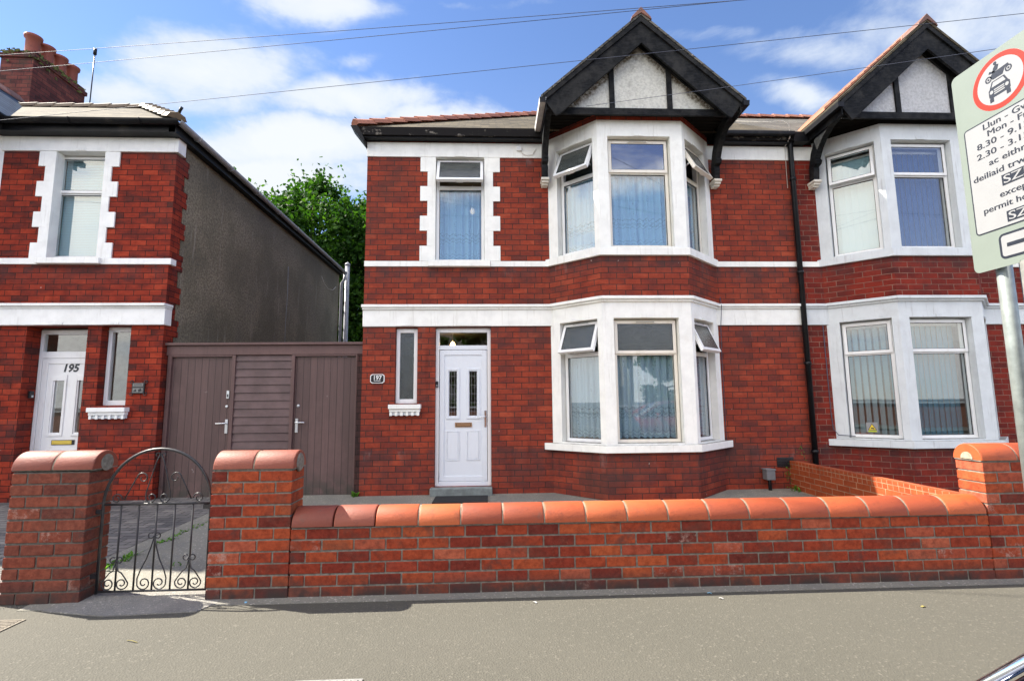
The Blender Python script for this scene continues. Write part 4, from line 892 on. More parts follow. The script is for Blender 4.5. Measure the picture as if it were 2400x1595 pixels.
mb = MB(); mb.box(4.767, 5.18, -.022, .1, 2.515, 2.763, 'stone_grey'); mb.box(7.67, 12, -.022, .1, 2.515, 2.763, 'stone_grey'); mb.box(4.767, 5.18, -.045, .1, 2.7635, 2.795, 'stone_grey'); mb.box(4.767, 5.18, -.07, .1, 2.7955, 2.838, 'stone_grey'); mb.box(7.67, 12, -.045, .1, 2.7635, 2.795, 'stone_grey'); mb.box(7.67, 12, -.07, .1, 2.7955, 2.838, 'stone_grey'); mb.each('string_course', H2, bevel=.006)
mb = MB(); mb.box(4.767, 5.17, -.018, .1, 3.425, 3.508, 'stone_white'); mb.box(7.68, 12, -.018, .1, 3.425, 3.508, 'stone_white'); mb.each('sill_band', H2, bevel=.004)
mb = MB(); mb.box(4.767, 5.18, -.018, .1, 5.162, 5.388, 'stone_white'); mb.box(7.67, 12, -.018, .1, 5.162, 5.388, 'stone_white'); mb.each('eaves_band', H2, bevel=.004)
mb = MB(); mb.box(4.767, 5.0, -.17, .05, 5.40, 5.56, 'gutter_black'); mb.box(7.8, 12, -.17, .05, 5.40, 5.56, 'gutter_black'); mb.build('fascia', H2)
mb = MB(); slope(mb, (4.765, -.17, E5), (12.2, -.17, E5), (12.2, 3.0, E5 + 3.17 * p34), (4.765, 3.0, E5 + 3.17 * p34), 'slate_dark'); slope(mb, (12.2, 6.2, E5), (4.765, 6.2, E5), (4.765, 3.0, E5 + 3.17 * p34), (12.2, 3.0, E5 + 3.17 * p34), 'slate_dark'); mb.build('roof', H2)
mb = MB(); hiptiles(mb, (4.765, 3.0, E5 + 3.17 * p34), (12.2, 3.0, E5 + 3.17 * p34), 'ridge_terracotta'); mb.build('ridge_tiles', H2)
spec2 = [(0, 0, dict(vent=False, toplight='glass_clear')), (1, 0, dict(vent=False, toplight='glass_clear')), (2, 0, {}), (0, 1, dict(vent=False, toplight='glass_clear', openang=8)), (1, 1, dict(vent=False, toplight='glass_clear')), (2, 1, {})]
fr2 = bay(H2, 5.15, 'brick_right', 'stone_grey', 'upvc_white', spec2, 'soffit_dark')
gable(H2, 6.425, 'roughcast_grey', 'ridge_dirty', leftgut='gutter_black', slate='slate_weathered')
# orange clay verge tiles on the visible left slope of the right gable
mb = MB(); sl_ = (6.86 - 5.62) / 1.40
for k in range(13):
    s_ = k / 13; x = 6.425 - 1.44 * (1 - s_); z_ = 5.66 + (1.44 * s_) * sl_; mb.c = (rnd.random(), 0, 0)
    dd = 1.44 / 13; mb.mesh([(x, -.6, z_ + .045), (x + dd, -.6, z_ + dd * sl_ + .03), (x + dd, 2.0, z_ + dd * sl_ + .03), (x, 2.0, z_ + .045), (x, -.6, z_ + .0), (x + dd, -.6, z_ + dd * sl_), (x + dd, 2.0, z_ + dd * sl_), (x, 2.0, z_)], [(0, 1, 2, 3)[::-1], (0, 4, 5, 1)[::-1], (0, 3, 7, 4)[::-1], (1, 5, 6, 2), (2, 6, 7, 3)], 'ridge_terracotta')
mb.build('clay_tiles', H2)
mb = MB(); mb.tube([(3.9, -.05, 5.79), (4.3, -.10, 5.75), (4.58, -.22, 5.70), (4.66, -.24, 5.62), (4.69, -.19, 5.45), (4.70, -.02, 5.38), (4.70, -.012, 4.7)], .006, 'cable_pale', 5); mb.tube([(5.08, -.012, 2.5), (5.09, -.012, 1.2), (5.1, -.02, .95), (5.15, -.05, .86), (5.3, -.20, .85)], .006, 'cable_dark', 5); mb.each('wall_cable', H2)

# ------------------------------------------------------------------ hangings behind the glass
nets = [('net curtain tinted blue for reflected sky in the centre of the upper bay window', fr1[1][0], .20, 1.03, 3.60, 4.72, 'net_sky_tint'), ('net curtain tinted blue for reflected sky in the left side of the upper bay window', fr1[0][0], .20, .77, 3.60, 4.72, 'net_sky_tint'),
        ('narrow net curtain in the right side of the upper bay window', fr1[2][0], .10, .70, 3.60, 4.72, 'net_sky_tint'), ('pale lace net curtain in the centre of the lower bay window', fr1[1][0], .20, 1.03, .875, 2.06, 'net_lower'),
        ('pale lace net curtain in the left side of the lower bay window', fr1[0][0], .20, .77, .875, 2.06, 'net_lower'), ('narrow net curtain in the right side of the lower bay window', fr1[2][0], .10, .70, .875, 2.06, 'net_lower'),
        ('net curtain coloured blue for reflected sky in the single upstairs window above the front door', I4, -.80, -.12, 3.56, 4.70, 'net_sky_tint')]
for i, (lb, F, a, b, c, d, mt) in enumerate(nets): curtain(F, a, b, c, d, .20 if F is not I4 else .18, mt, lb, i + 3)
vblind(fr2[0][0], .19, .78, .87, 2.44, .24, 'blind_grey', 'grey vertical blind with dark gaps in the lower left side window of the right bay', .085, 30, .033)
vblind(fr2[1][0], .17, 1.05, .87, 2.44, .24, 'blind_teal', 'closed blue grey vertical blind in the lower front window of the right bay', .082, 8)
vblind(fr2[0][0], .19, .78, 3.60, 5.10, .24, 'blind_pale', 'pale blue vertical blind in the upper left side window of the right bay', .085, 10)
vblind(fr2[1][0], .17, 1.05, 3.60, 5.10, .24, 'blind_sky_tint', 'vertical blind coloured deep blue for reflected sky in the upper front window of the right bay', .085, 9)
mb = MB()
for k in range(60): z_ = 3.62 + k * .0255; mb.face([(-6.51, .226, z_), (-5.80, .226, z_), (-5.80, .234, z_ + .0262), (-6.51, .234, z_ + .0262)], 'blind_pale')
tag(mb.build('venetian_blind'), 'pale blue venetian blind in the upstairs window of the left house', 'blind')
mb = MB(); mb.box(.37, .51, .108, .112, .905, 1.045, 'sign_white'); mb.prism([(.388, .935), (.492, .935), (.44, 1.032)], .1065, .1078, 'sign_black'); mb.prism([(.398, .941), (.482, .941), (.44, 1.020)], .1052, .1064, 'yellow'); mb.prism([(.418, .955), (.466, .950), (.46, .968), (.43, .972)], .1040, .1050, 'sign_black'); mb.box(.39, .49, .1062, .1078, .907, .931, 'green_yellow')
tag(mb.build('warning_sticker', None, fr2[0][0]), 'white sticker with yellow warning triangle in the right bay window corner', 'sticker')
for (loc, mt, lb) in (((-.3276, 1.5, 4.8825), 'bulb_faint', 'lit ceiling lamp glowing behind the upstairs net curtain'), ((-.6775, 1.5, 2.409), 'bulb_warm', 'lit orange ceiling lamp seen through the fanlight of the front door')):
    t_ = thing('ceiling_lamp', (loc[0], loc[1], 5.38 if loc[2] > 3 else 2.62), lb, 'lamp', 'lit ceiling lamps indoors'); mb = MB(); mb.lathe([(.005, -.06), (.035, -.04), (.045, 0), (.03, .04), (.01, .06)], loc, mt, 12); mb.build('bulb', t_)
    mb = MB(); top = 5.38 if loc[2] > 3 else 2.62; mb.tube([(loc[0], loc[1], loc[2] + .06), (loc[0], loc[1], top)], .004, 'plastic_white', 5); mb.build('flex', t_)

# small fittings on the fronts
pq = thing('number_plaque', (-1.6525, -.02, 1.75), 'black plaque with white rim reading 197 beside the narrow window', 'plaque')
mb = MB(); hwp, hhp = .103, .066
rim = [(-hwp, -.045), (-.075, -hhp), (.075, -hhp), (hwp, -.045), (hwp, .045), (.075, hhp), (-.075, hhp), (-hwp, .045)]
mb.prism([(x - 1.6525, z_ + 1.75) for x, z_ in rim], -.018, -.001, 'plastic_white'); mb.prism([(x * .88 - 1.6525, z_ * .84 + 1.75) for x, z_ in rim], -.0205, -.0182, 'plastic_black'); mb.build('plate', pq)
mb = MB(); put_text(mb, '197', .085, -1.6525, -.0215, 1.735, 'plastic_white', bold=.002); mb.box(-1.70, -1.605, -.0215, -.021, 1.716, 1.722, 'plastic_white'); mb.build('digits', pq)
mb = MB(); mb.box(-.812, -.777, .035, .0595, 1.62, 1.706, 'plastic_black'); mb.lathe([(.009, 0), (.009, .004)], (0, 0, 0), 'steel', 12, Matrix.Translation((-.794, .034, 1.645)) @ Matrix.Rotation(R(90), 4, 'X')); tag(mb.build('doorbell'), 'slim black doorbell on the white door frame of the middle house', 'doorbell')
mb = MB(); mb.box(-6.625, -6.60, .10, .17, 1.52, 1.62, 'plastic_black'); mb.box(-6.5995, -6.595, .125, .155, 1.53, 1.56, 'steel'); tag(mb.build('doorbell', None, None, bevel=.004), 'black doorbell on the brick reveal by the door numbered 195', 'doorbell')
mb = MB(); mb.box(-5.10, -4.93, -.03, -.007, 1.57, 1.72, 'plastic_black'); mb.box(-5.085, -4.945, -.034, -.0305, 1.665, 1.712, 'cover_grey'); mb.box(-5.085, -4.945, -.034, -.0305, 1.58, 1.645, 'cover_grey')
for (x, z_) in ((-5.11, 1.56), (-4.92, 1.56), (-5.11, 1.73), (-4.92, 1.73)): mb.tube([(x + .022 * math.cos(a), -.02, z_ + .022 * math.sin(a)) for a in [k * math.pi / 4 for k in range(9)]], .006, 'plastic_black', 5)
mb.prism([(-5.08, 1.60), (-5.03, 1.59), (-5.04, 1.63)], -.036, -.0342, 'gasket'); mb.prism([(-5.0, 1.585), (-4.955, 1.60), (-4.97, 1.64), (-5.01, 1.62)], -.036, -.0342, 'gasket'); mb.box(-5.07, -4.96, -.0355, -.0342, 1.68, 1.685, 'gasket'); mb.box(-5.07, -4.96, -.0355, -.0342, 1.694, 1.70, 'gasket')
tag(mb.build('wall_plaque'), 'ornate black framed name plaque with scrolled corners on the left house', 'plaque')
mt_ = MB(); mt_.box(-.78, -.05, -.60, -.14, .085, .10, 'mat_black'); tag(mt_.build('doormat'), 'black doormat on the concrete below the front doorstep', 'doormat')
mb = MB(); mb.tube([(4.03, -.10, .08), (4.03, -.10, .25)], .025, 'pipe_black', 10); mb.box(3.965, 4.09, -.16, -.03, .24, .375, 'plastic_grey'); mb.box(3.955, 4.10, -.17, -.02, .375, .395, 'plastic_grey'); tag(mb.build('gully_box', bevel=.008), 'small grey box on a black pipe stub at the foot of the wall', 'utility box')

# ------------------------------------------------------------------ timber gate screen between the houses
GS = thing('gate_screen', (-3.3, .15, .1), 'brown boarded screen with two gates filling the gap between the houses', 'gate screen')
mb = MB(); Y = .12
mb.box(-4.73, -1.885, Y - .03, Y + .06, 2.12, 2.262, 'board_frame'); mb.box(-4.75, -1.87, Y - .07, Y + .09, 2.263, 2.30, 'board_frame')
for (a, b) in ((-4.71, -4.655), (-3.79, -3.74), (-2.935, -2.885), (-2.0, -1.955)): mb.box(a, b, Y - .025, Y + .06, .05, 2.12, 'board_frame')
mb.box(-4.655, -3.79, Y - .024, Y + .06, 2.095, 2.1195, 'board_frame'); mb.box(-2.885, -2.0, Y - .024, Y + .06, 2.095, 2.1195, 'board_frame')
mb.build('frame', GS, bevel=.004)
mb = MB(); z_ = .06
while z_ < 2.1:
    zt_ = min(z_ + .112, 2.119); mb.mesh([(-3.739, Y - .012, z_), (-2.936, Y - .012, z_), (-2.936, Y + .004, zt_), (-3.739, Y + .004, zt_), (-3.739, Y + .02, z_), (-2.936, Y + .02, z_), (-2.936, Y + .02, zt_), (-3.739, Y + .02, zt_)], [(0, 1, 2, 3), (4, 5, 1, 0), (3, 2, 6, 7)], 'board_horizontal'); z_ += .116
mb.build('cladding', GS)
def sidegate(x0, x1, hx, sgn, extra):
    mb = MB(); mb.box(x0, x1, Y + .012, Y + .05, .095, 2.085, 'board_vertical'); g = mb.build('door', GS)
    mb = MB(); mb.box(hx - .02, hx + .02, Y, Y + .0115, .985, 1.185, 'steel'); mb.tube([(hx, Y + .005, 1.13), (hx, Y - .045, 1.13), (hx + sgn * .03, Y - .05, 1.13), (hx + sgn * .13, Y - .048, 1.128)], .010, 'chrome', 8); mb.build('handle', g, bevel=.002)
    mb = MB(); mb.lathe([(.022, 0), (.022, .008), (.012, .012)], (0, 0, 0), 'steel', 14, Matrix.Translation((hx + sgn * .012, Y + .0118, 1.37)) @ Matrix.Rotation(R(90), 4, 'X')); mb.build('lock', g)
    if extra: mb = MB(); mb.box(hx - .018, hx + .018, Y - .004, Y + .0115, 1.49, 1.60, 'steel'); mb.box(hx - .010, hx + .010, Y - .006, Y - .004, 1.505, 1.55, 'gasket'); mb.build('keypad', g)
sidegate(-4.652, -3.793, -3.835, -1, True); sidegate(-2.882, -2.003, -2.835, 1, False)
mb = MB(); mb.box(-1.954, -1.882, .005, .10, -.05, 2.12, 'brick_dark'); mb.build('brick_nib', GS)
# ------------------------------------------------------------------ ground
mb = MB(); mb.face([(-400, -400, -.10), (400, -400, -.10), (400, 400, -.10), (-400, 400, -.10)], 'asphalt_road'); tag(mb.build('ground'), kind='structure')
mb = MB(); mb.box(-60, 60, -5.75, -3.0, -.12, 0.0, 'tarmac_pavement'); tag(mb.build('pavement'), kind='structure')
mb = MB(); mb.box(-60, 60, -16.4, -14.0, -.12, 0.0, 'tarmac_pavement'); tag(mb.build('pavement'), kind='structure')
mb = MB(); x = -20
while x < 20: mb.box(x, x + .905, -5.88, -5.752, -.12, .004, 'kerb_concrete'); x += .914
tag(mb.build('kerb', bevel=.012), kind='structure')
def sheet(name, pts, mat, th=.06, M=None):
    mb = MB(); n = len(pts); mb.mesh([Vector(p) for p in pts] + [Vector((p[0], p[1], p[2] - th)) for p in pts], [tuple(range(n))] + [(i, n + i, n + (i + 1) % n, (i + 1) % n) for i in range(n)], mat); return tag(mb.build(name), kind='structure')
sheet('garden_path', [(-3.28, -3.6, .004), (4.40, -3.6, .004), (4.40, .3, .10), (-3.28, .3, .10)], 'concrete_path')
sheet('path_strip', [(-3.50, -3.49, .005), (-3.29, -3.49, .005), (-3.29, .3, .101), (-3.50, .3, .101)], 'concrete_path')
sheet('driveway', [(-14, -3.5, .004), (-3.51, -3.5, .004), (-3.51, .3, .10), (-14, .3, .10)], 'block_paving')
sheet('garden', [(4.52, -3.25, .004), (14, -3.25, .004), (14, .3, .10), (4.52, .3, .10)], 'concrete_path')
sheet('path_apron', [(-3.10, -3.62, .006), (-2.6, -3.74, .006), (-2.02, -3.70, .006), (-1.95, -3.56, .006), (-2.0, -3.3, .016), (-3.0, -3.3, .016)], 'concrete_apron', .01)

# ------------------------------------------------------------------ boundary wall and piers of real bricks
def bricks(mb, core, x0, x1, y0, y1, z0, rows, ch, bw, bmat, mmat, r_, shift=0, endcut=0.0):
    j = .0115; inset = .0065
    core.box(x0 + inset, x1 - inset, y0 + inset, y1 - inset, z0 - .06, z0 + rows * ch - .002, mmat)
    for k in range(rows):
        z_ = z0 + k * ch; x = x0
        first = bw if (k + shift) % 2 == 0 else bw / 2
        while x < x1 - .02:
            L = first if x == x0 else bw
            e = min(x + L - j, x1)
            if x1 - (x + L) < .06: e = x1
            if e - x > .03:
                mb.c = (r_.random(), r_.random(), r_.random()); dy_ = r_.uniform(-.002, .002); dz_ = r_.uniform(-.0015, .0015)
                a0, a1 = r_.uniform(-.0015, .0015), r_.uniform(-.002, .002)
                mb.box(x + a0, e + (a1 if e < x1 else 0), y0 + dy_, y1 + dy_, z_ + .001 + dz_, z_ + ch - j + dz_, bmat)
            if e == x1: break
            x = x + L
def coping(mb, x0, x1, n, yc, zb, r, mat, rr, gap=.010, capL=False, capR=False, core=None):
    L = (x1 - x0) / n
    for k in range(n):
        a = x0 + k * L + (gap / 2 if k else 0); b = x0 + (k + 1) * L - (gap / 2 if k < n - 1 else 0)
        mb.c = (rr.random(), rr.random(), rr.random()); N = 16; e = .006; dz_ = rr.uniform(-.002, .002)
        rings = [(a, r - e), (a + e * .6, r - e * .3), (a + e * 1.6, r), (b - e * 1.6, r), (b - e * .6, r - e * .3), (b, r - e)]; vs = []
        for (x, q) in rings:
            for i in range(N + 1): an = math.pi * i / N; vs.append((x, yc - math.cos(an) * q * 1.02, zb + dz_ + math.sin(an) * q))
        fs = [(i_ * (N + 1) + i, i_ * (N + 1) + i + 1, (i_ + 1) * (N + 1) + i + 1, (i_ + 1) * (N + 1) + i) for i_ in range(5) for i in range(N)]
        mb.mesh(vs, [f[::-1] for f in fs], mat, True); mb.mesh(vs, [tuple(range(N + 1)), tuple(range(5 * (N + 1) + N, 5 * (N + 1) - 1, -1)), (0, N, 5 * (N + 1) + N, 5 * (N + 1))], mat)
    if core: core.prism([(yc - math.cos(math.pi * i / 16) * (r - .0035), zb + math.sin(math.pi * i / 16) * (r - .0035)) for i in range(17)], x0 + .012, x1 - .012, 'mortar_joint', axis='x'); core.box(x0 + .002, x1 - .002, yc - r * .93, yc + r * .93, zb - .009, zb + .003, 'mortar_grey')
ra = random.Random(11)
YF = -3.5
P1 = thing('gate_pier', (-3.22, YF + .12, 0), 'dull brown brick pier with rounded pink coping to the left of the iron gate', 'pier', 'brick piers of the front wall')
mb = MB(); co = MB(); bricks(mb, co, -3.50, -2.95, YF, YF + .245, .005, 11, .0835, .235, 'pier_brick', 'mortar_dark', ra, 1); mb.build('brickwork', P1, bevel=.004); cp = MB(); coping(cp, -3.505, -2.925, 2, YF + .122, .938, .128, 'coping_pink', ra, core=co); co.build('mortar', P1); cp.build('coping', P1)
mb = MB(); mb.lathe([(.062, 0), (.062, .004)], (0, 0, 0), 'mortar_grey', 16, Matrix.Translation((-2.926, YF + .13, .975)) @ Matrix.Rotation(R(90), 4, 'Y')); mb.build('coping_infill', P1)
P2 = thing('gate_pier', (-1.77, YF + .12, 0), 'red brick pier with pink coping and whitened bricks to the right of the iron gate', 'pier', 'brick piers of the front wall')
mb = MB(); co = MB(); bricks(mb, co, -2.07, -1.485, YF, YF + .24, 0, 11, .0832, .235, 'wall_brick', 'mortar_grey', ra, 1); mb.build('brickwork', P2, bevel=.004); cp = MB(); coping(cp, -2.065, -1.475, 2, YF + .12, .922, .126, 'coping_pink', ra, core=co); co.build('mortar', P2); cp.build('coping', P2)
mb = MB(); mb.lathe([(.075, 0), (.06, .012)], (0, 0, 0), 'mortar_grey', 12, Matrix.Translation((-1.478, YF + .12, .955)) @ Matrix.Rotation(R(90), 4, 'Y')); mb.build('coping_infill', P2)
WL = thing('garden_wall', (1.2, YF + .12, 0), 'low red brick front wall topped with rounded orange clay copings', 'wall')
mb = MB(); co = MB(); bricks(mb, co, -1.482, 3.882, YF + .003, YF + .238, 0, 6, .0818, .2345, 'wall_brick', 'mortar_grey', ra, 0); mb.build('brickwork', WL, bevel=.004)
cp = MB(); coping(cp, -1.475, -.87, 2, YF + .12, .497, .128, 'coping_pink', ra); coping(cp, -.87 + .008, 3.865, 15, YF + .12, .494, .127, 'coping_orange', ra, core=co); cp.build('coping', WL); co.build('mortar', WL)
P3 = thing('gate_pier', (4.5, YF + .12, 0), 'taller brick pier with orange coping and sunlit side, beside the sign post', 'pier', 'brick piers of the front wall')
mb = MB(); co = MB(); bricks(mb, co, 3.885, 5.06, YF, YF + .235, 0, 11, .0812, .235, 'wall_brick', 'mortar_grey', ra, 0); mb.build('brickwork', P3, bevel=.004); cp = MB(); coping(cp, 3.875, 5.07, 4, YF + .118, .898, .125, 'coping_orange', ra, core=co); co.build('mortar', P3); cp.build('coping', P3)
mb = MB(); mb.prism([(YF + .118 + .052 * math.cos(math.pi * k / 12), .902 + .055 * math.sin(math.pi * k / 12)) for k in range(13)], 3.870, 3.878, 'mortar_cream', axis='x'); mb.build('coping_infill', P3)
DV = thing('dividing_wall', (4.455, -1.6, 0), 'low orange brick dividing wall between the two front gardens', 'wall')
mb = MB(); mb.box(4.40, 4.51, -3.262, -.002, -.05, .392, 'brick_divider'); mb.build('brickwork', DV, uvoff=(.0, -.392)); mb = MB(); mb.box(4.398, 4.512, -3.262, -.002, .3925, .492, 'brick_soldier'); mb.build('soldier_course', DV, bevel=.004, uvoff=(.02, .13))

# ------------------------------------------------------------------ iron gate
G = thing('iron_gate', (-2.5, -3.40, .05), 'black wrought iron gate with arched top and scrolls between two brick piers', 'gate')
yg = -3.40; L_, R_ = -2.905, -2.118; cxg = (L_ + R_) / 2; rg = (R_ - L_) / 2; zm = .665
def spiral(c, r0, turns, start, sgn, n=26, rend=.012):
    return [(c[0] + (r0 + (rend - r0) * k / n) * math.cos(start + sgn * 2 * math.pi * turns * k / n), yg, c[1] + (r0 + (rend - r0) * k / n) * math.sin(start + sgn * 2 * math.pi * turns * k / n)) for k in range(n + 1)]
mb = MB(); arc = [(L_, yg, .03), (L_, yg, zm)] + [(cxg - math.cos(math.pi * k / 24) * rg, yg, zm + .0 + math.sin(math.pi * k / 24) * .405) for k in range(1, 24)] + [(R_, yg, zm), (R_, yg, .05)]
mb.tube(arc, .0105, 'gate_iron', 8); mb.tube([(L_, yg, .045), (R_, yg, .045)], .008, 'gate_iron', 6); mb.tube([(L_, yg, zm), (R_ + .03, yg, zm)], .009, 'gate_iron', 6)
mb.build('frame', G)
bx = [L_ + (R_ - L_) * k / 6 for k in range(1, 6)]
for x in bx: mb = MB(); mb.tube([(x, yg, .045), (x, yg, zm)], .0065, 'gate_iron', 6); mb.build('bar', G)
def teardrop(cx, ztop, wid, r_):
    """pair of mirrored straps: curl at the top, out to a belly, ending in a spiral at the foot"""
    for sg in (-1, 1):
        mb = MB(); pts = [(cx + sg * x, yg - .008, z_) for (x, z_) in ((.004, ztop - .03), (.018, ztop - .09), (wid * .45, .05 + (ztop - .05) * .55), (wid * .80, .05 + (ztop - .05) * .36), (wid * .99, .05 + min(.085, (ztop - .05) * .24)), (wid * .97, .05 + .045))]
        c = (cx + sg * wid * .52, .05 + .052); sp = []
        n = 30
        for k in range(n + 1):
            r0 = wid * .47 * (1 - k / n) + .012 * (k / n) ; an = -.3 - (2 * math.pi * 1.35) * k / n
            sp.append((c[0] + sg * math.cos(an) * r0, yg - .008, c[1] + math.sin(an) * min(r0, .05)))
        mb.tube(pts[:-1] + sp, .0048, 'gate_iron', 5); mb.tube([(p[0], p[1] , p[2]) for p in [(cx + sg * (.024 + .020 * math.cos(a)), yg - .008, ztop - .012 + .020 * math.sin(a)) for a in [math.pi + k * .6 * (1) for k in range(10)]]], .0045, 'gate_iron', 5)
        mb.build('scroll', G)
teardrop(bx[0], .28, .095, .03); teardrop(bx[2], .45, .105, .035); teardrop(bx[4], .29, .095, .03)
for sg in (-1, 1):      # upper scrollwork
    mb = MB(); mb.tube([(cxg + sg * .006, yg, 1.03), (cxg + sg * .03, yg, .97), (cxg + sg * .065, yg, .84), (cxg + sg * .09, yg, .745)] + spiral((cxg + sg * .048, .712), .042, 1.2, 0 if sg > 0 else math.pi, -sg), .0045, 'gate_iron', 5); mb.tube(spiral((cxg + sg * .022, 1.025), .02, .9, -math.pi / 2, -sg, 14), .004, 'gate_iron', 5); mb.build('scroll', G)
    mb = MB(); c1 = (cxg + sg * .30, .705); mb.tube(spiral(c1, .040, 1.2, math.pi if sg > 0 else 0, -sg if sg < 0 else -1)[::-1] + [(cxg + sg * .245, yg, .70), (cxg + sg * .21, yg, .77), (cxg + sg * .175, yg, .84)] + spiral((cxg + sg * .12, .855), .045, 1.1, 0 if sg > 0 else math.pi, sg), .0045, 'gate_iron', 5); mb.build('scroll', G)
mb = MB(); mb.box(-2.949, L_ - .005, yg - .012, yg + .012, .60, .63, 'gate_iron'); mb.box(-2.949, L_ - .005, yg - .012, yg + .012, .14, .17, 'gate_iron'); mb.build('hinge', G)
mb = MB(); mb.box(R_ - .05, R_ + .05, yg - .015, yg + .015, .625, .655, 'gate_iron'); mb.build('latch', G)

# ------------------------------------------------------------------ restriction sign on a galvanised post
SG = thing('traffic_sign', (3.33, -4.70, 0), 'pale restriction sign with red ring and bilingual times on a galvanised post', 'sign')
mb = MB(); mb.tube([(3.07, -4.60, -.02), (3.07, -4.60, 3.36)], .038, 'galvanised', 20); mb.lathe([(.04, 0), (.04, .02), (.0, .03)], (3.07, -4.60, 3.36), 'plastic_black', 16); mb.build('pole', SG)
FS = Fr((3.0, 0, 0), (0, -1, 0), (1, 0, 0))
def rrect(x0, x1, z0, z1, r, n=5):
    P = []
    for (cx, cz, a0) in ((x1 - r, z1 - r, 0), (x0 + r, z1 - r, 90), (x0 + r, z0 + r, 180), (x1 - r, z0 + r, 270)):
        for k in range(n + 1): a = R(a0 + 90 * k / n); P.append((cx + r * math.cos(a), cz + r * math.sin(a)))
    return P
mb = MB(); mb.prism(rrect(4.487, 5.085, 2.152, 3.442, .035), 0, .003, 'sign_back'); plt = mb.build('sign_plate', SG, FS)
mb = MB(); uc = 4.778
def frame_rr(mb, x0, x1, z0, z1, r, wd, y, mb1, mb2): mb.prism(rrect(x0, x1, z0, z1, r), y - .0008, y, mb1); mb.prism(rrect(x0 + wd, x1 - wd, z0 + wd, z1 - wd, max(.004, r - wd)), y - .0016, y - .0009, mb2)
def disc(mb, r, y, mat, cz=3.244, cx=uc): mb.prism([(cx + r * math.cos(2 * math.pi * k / 48), cz + r * math.sin(2 * math.pi * k / 48)) for k in range(48)], y - .0007, y, mat)
disc(mb, .163, -.0005, 'sign_red'); disc(mb, .133, -.0014, 'sign_white'); mb.build('roundel', plt, FS)
mb = MB(); y = -.0022
def blk(pts): mb.prism(pts, y - .0006, y, 'sign_black')
def ringp(cx, cz, r0, r1, n=20):
    for k in range(n): a, b = 2 * math.pi * k / n, 2 * math.pi * (k + 1) / n; blk([(cx + r0 * math.cos(a), cz + r0 * math.sin(a)), (cx + r1 * math.cos(a), cz + r1 * math.sin(a)), (cx + r1 * math.cos(b), cz + r1 * math.sin(b)), (cx + r0 * math.cos(b), cz + r0 * math.sin(b))])
# motorcycle: two wheels, body, rider
ringp(4.718, 3.286, .012, .020); ringp(4.835, 3.286, .012, .020); disc(mb, .006, y, 'sign_black', 3.286, 4.718); disc(mb, .006, y, 'sign_black', 3.286, 4.835)
blk([(4.742, 3.272), (4.800, 3.272), (4.815, 3.300), (4.84, 3.308), (4.835, 3.318), (4.79, 3.315), (4.745, 3.312), (4.728, 3.295)]); blk([(4.742, 3.312), (4.775, 3.318), (4.785, 3.345), (4.768, 3.356), (4.752, 3.338)]); disc(mb, .010, y, 'sign_black', 3.362, 4.765); blk([(4.722, 3.316), (4.728, 3.330), (4.762, 3.318), (4.76, 3.308)])
# car front
blk([(4.735, 3.262), (4.808, 3.262), (4.826, 3.222), (4.717, 3.222)]); mb.c = (0, 0, 0)
mb.prism([(4.742, 3.255), (4.801, 3.255), (4.813, 3.228), (4.730, 3.228)], y - .0013, y - .0007, 'sign_white')
blk(rrect(4.710, 4.834, 3.165, 3.222, .012)); blk([(4.712, 3.165), (4.735, 3.165), (4.735, 3.140), (4.712, 3.140)]); blk([(4.809, 3.165), (4.832, 3.165), (4.832, 3.140), (4.809, 3.140)])
for cx in (4.727, 4.817): disc(mb, .0105, y - .0007, 'sign_white', 3.200, cx)
for k in range(3): mb.prism([(4.742, 3.180 + k * .012), (4.802, 3.180 + k * .012), (4.802, 3.187 + k * .012), (4.742, 3.187 + k * .012)], y - .0013, y - .0007, 'sign_white')
mb.build('pictogram', plt, FS)
mb = MB(); frame_rr(mb, 4.528, 5.044, 2.378, 3.060, .022, .008, -.0005, 'sign_black', 'sign_white'); frame_rr(mb, 4.655, 4.917, 2.195, 2.345, .030, .014, -.0005, 'sign_black', 'sign_white')
mb.build('sign_panel', plt, FS)
mb = MB(); yt = -.0030
lines = [('Llun - Gwener', 3.005, 4.648, 1.28), ('Mon - Fri', 2.955, 4.670, 1.24), ('8.30 - 9.15am', 2.898, 4.601, 1.36), ('2.30 - 3.15pm', 2.837, 4.593, 1.36), ('ac eithrio', 2.776, 4.660, 1.30), ('deiliaid trwydded', 2.709, 4.554, 1.30),
         ('except', 2.561, 4.697, 1.25), ('permit holders', 2.498, 4.592, 1.22)]
for (s_, z_, xs_, wx_) in lines:
    for o_ in (0, .0012, .0024): put_text(mb, s_, .052, xs_ - .003 + o_, yt - o_ * .1, z_ - .001, 'sign_black', 'LEFT', sx=wx_)
for (zb_, xs_) in ((2.622, 4.719), (2.403, 4.721)):
    mb.box(xs_, xs_ + .172, yt - .0004, yt + .0004, zb_, zb_ + .063, 'sign_black')
    for o_ in (0, .0015, .003): put_text(mb, 'SZ5', .068, xs_ + .006 + o_, yt - .0012 - o_ * .1, zb_ + .009, 'sign_white', 'LEFT', sx=1.45)
mb.box(4.70, 4.82, yt - .0004, yt, 2.262, 2.284, 'sign_black'); mb.prism([(4.80, 2.315), (4.845, 2.273), (4.80, 2.231)], yt - .0012, yt - .0005, 'sign_black')
mb.build('lettering', plt, FS)
mb = MB(); mb.box(3.003, 3.04, -4.70, -4.50, 2.5, 2.54, 'galvanised'); mb.box(3.003, 3.04, -4.70, -4.50, 3.1, 3.14, 'galvanised'); mb.build('bracket', SG)
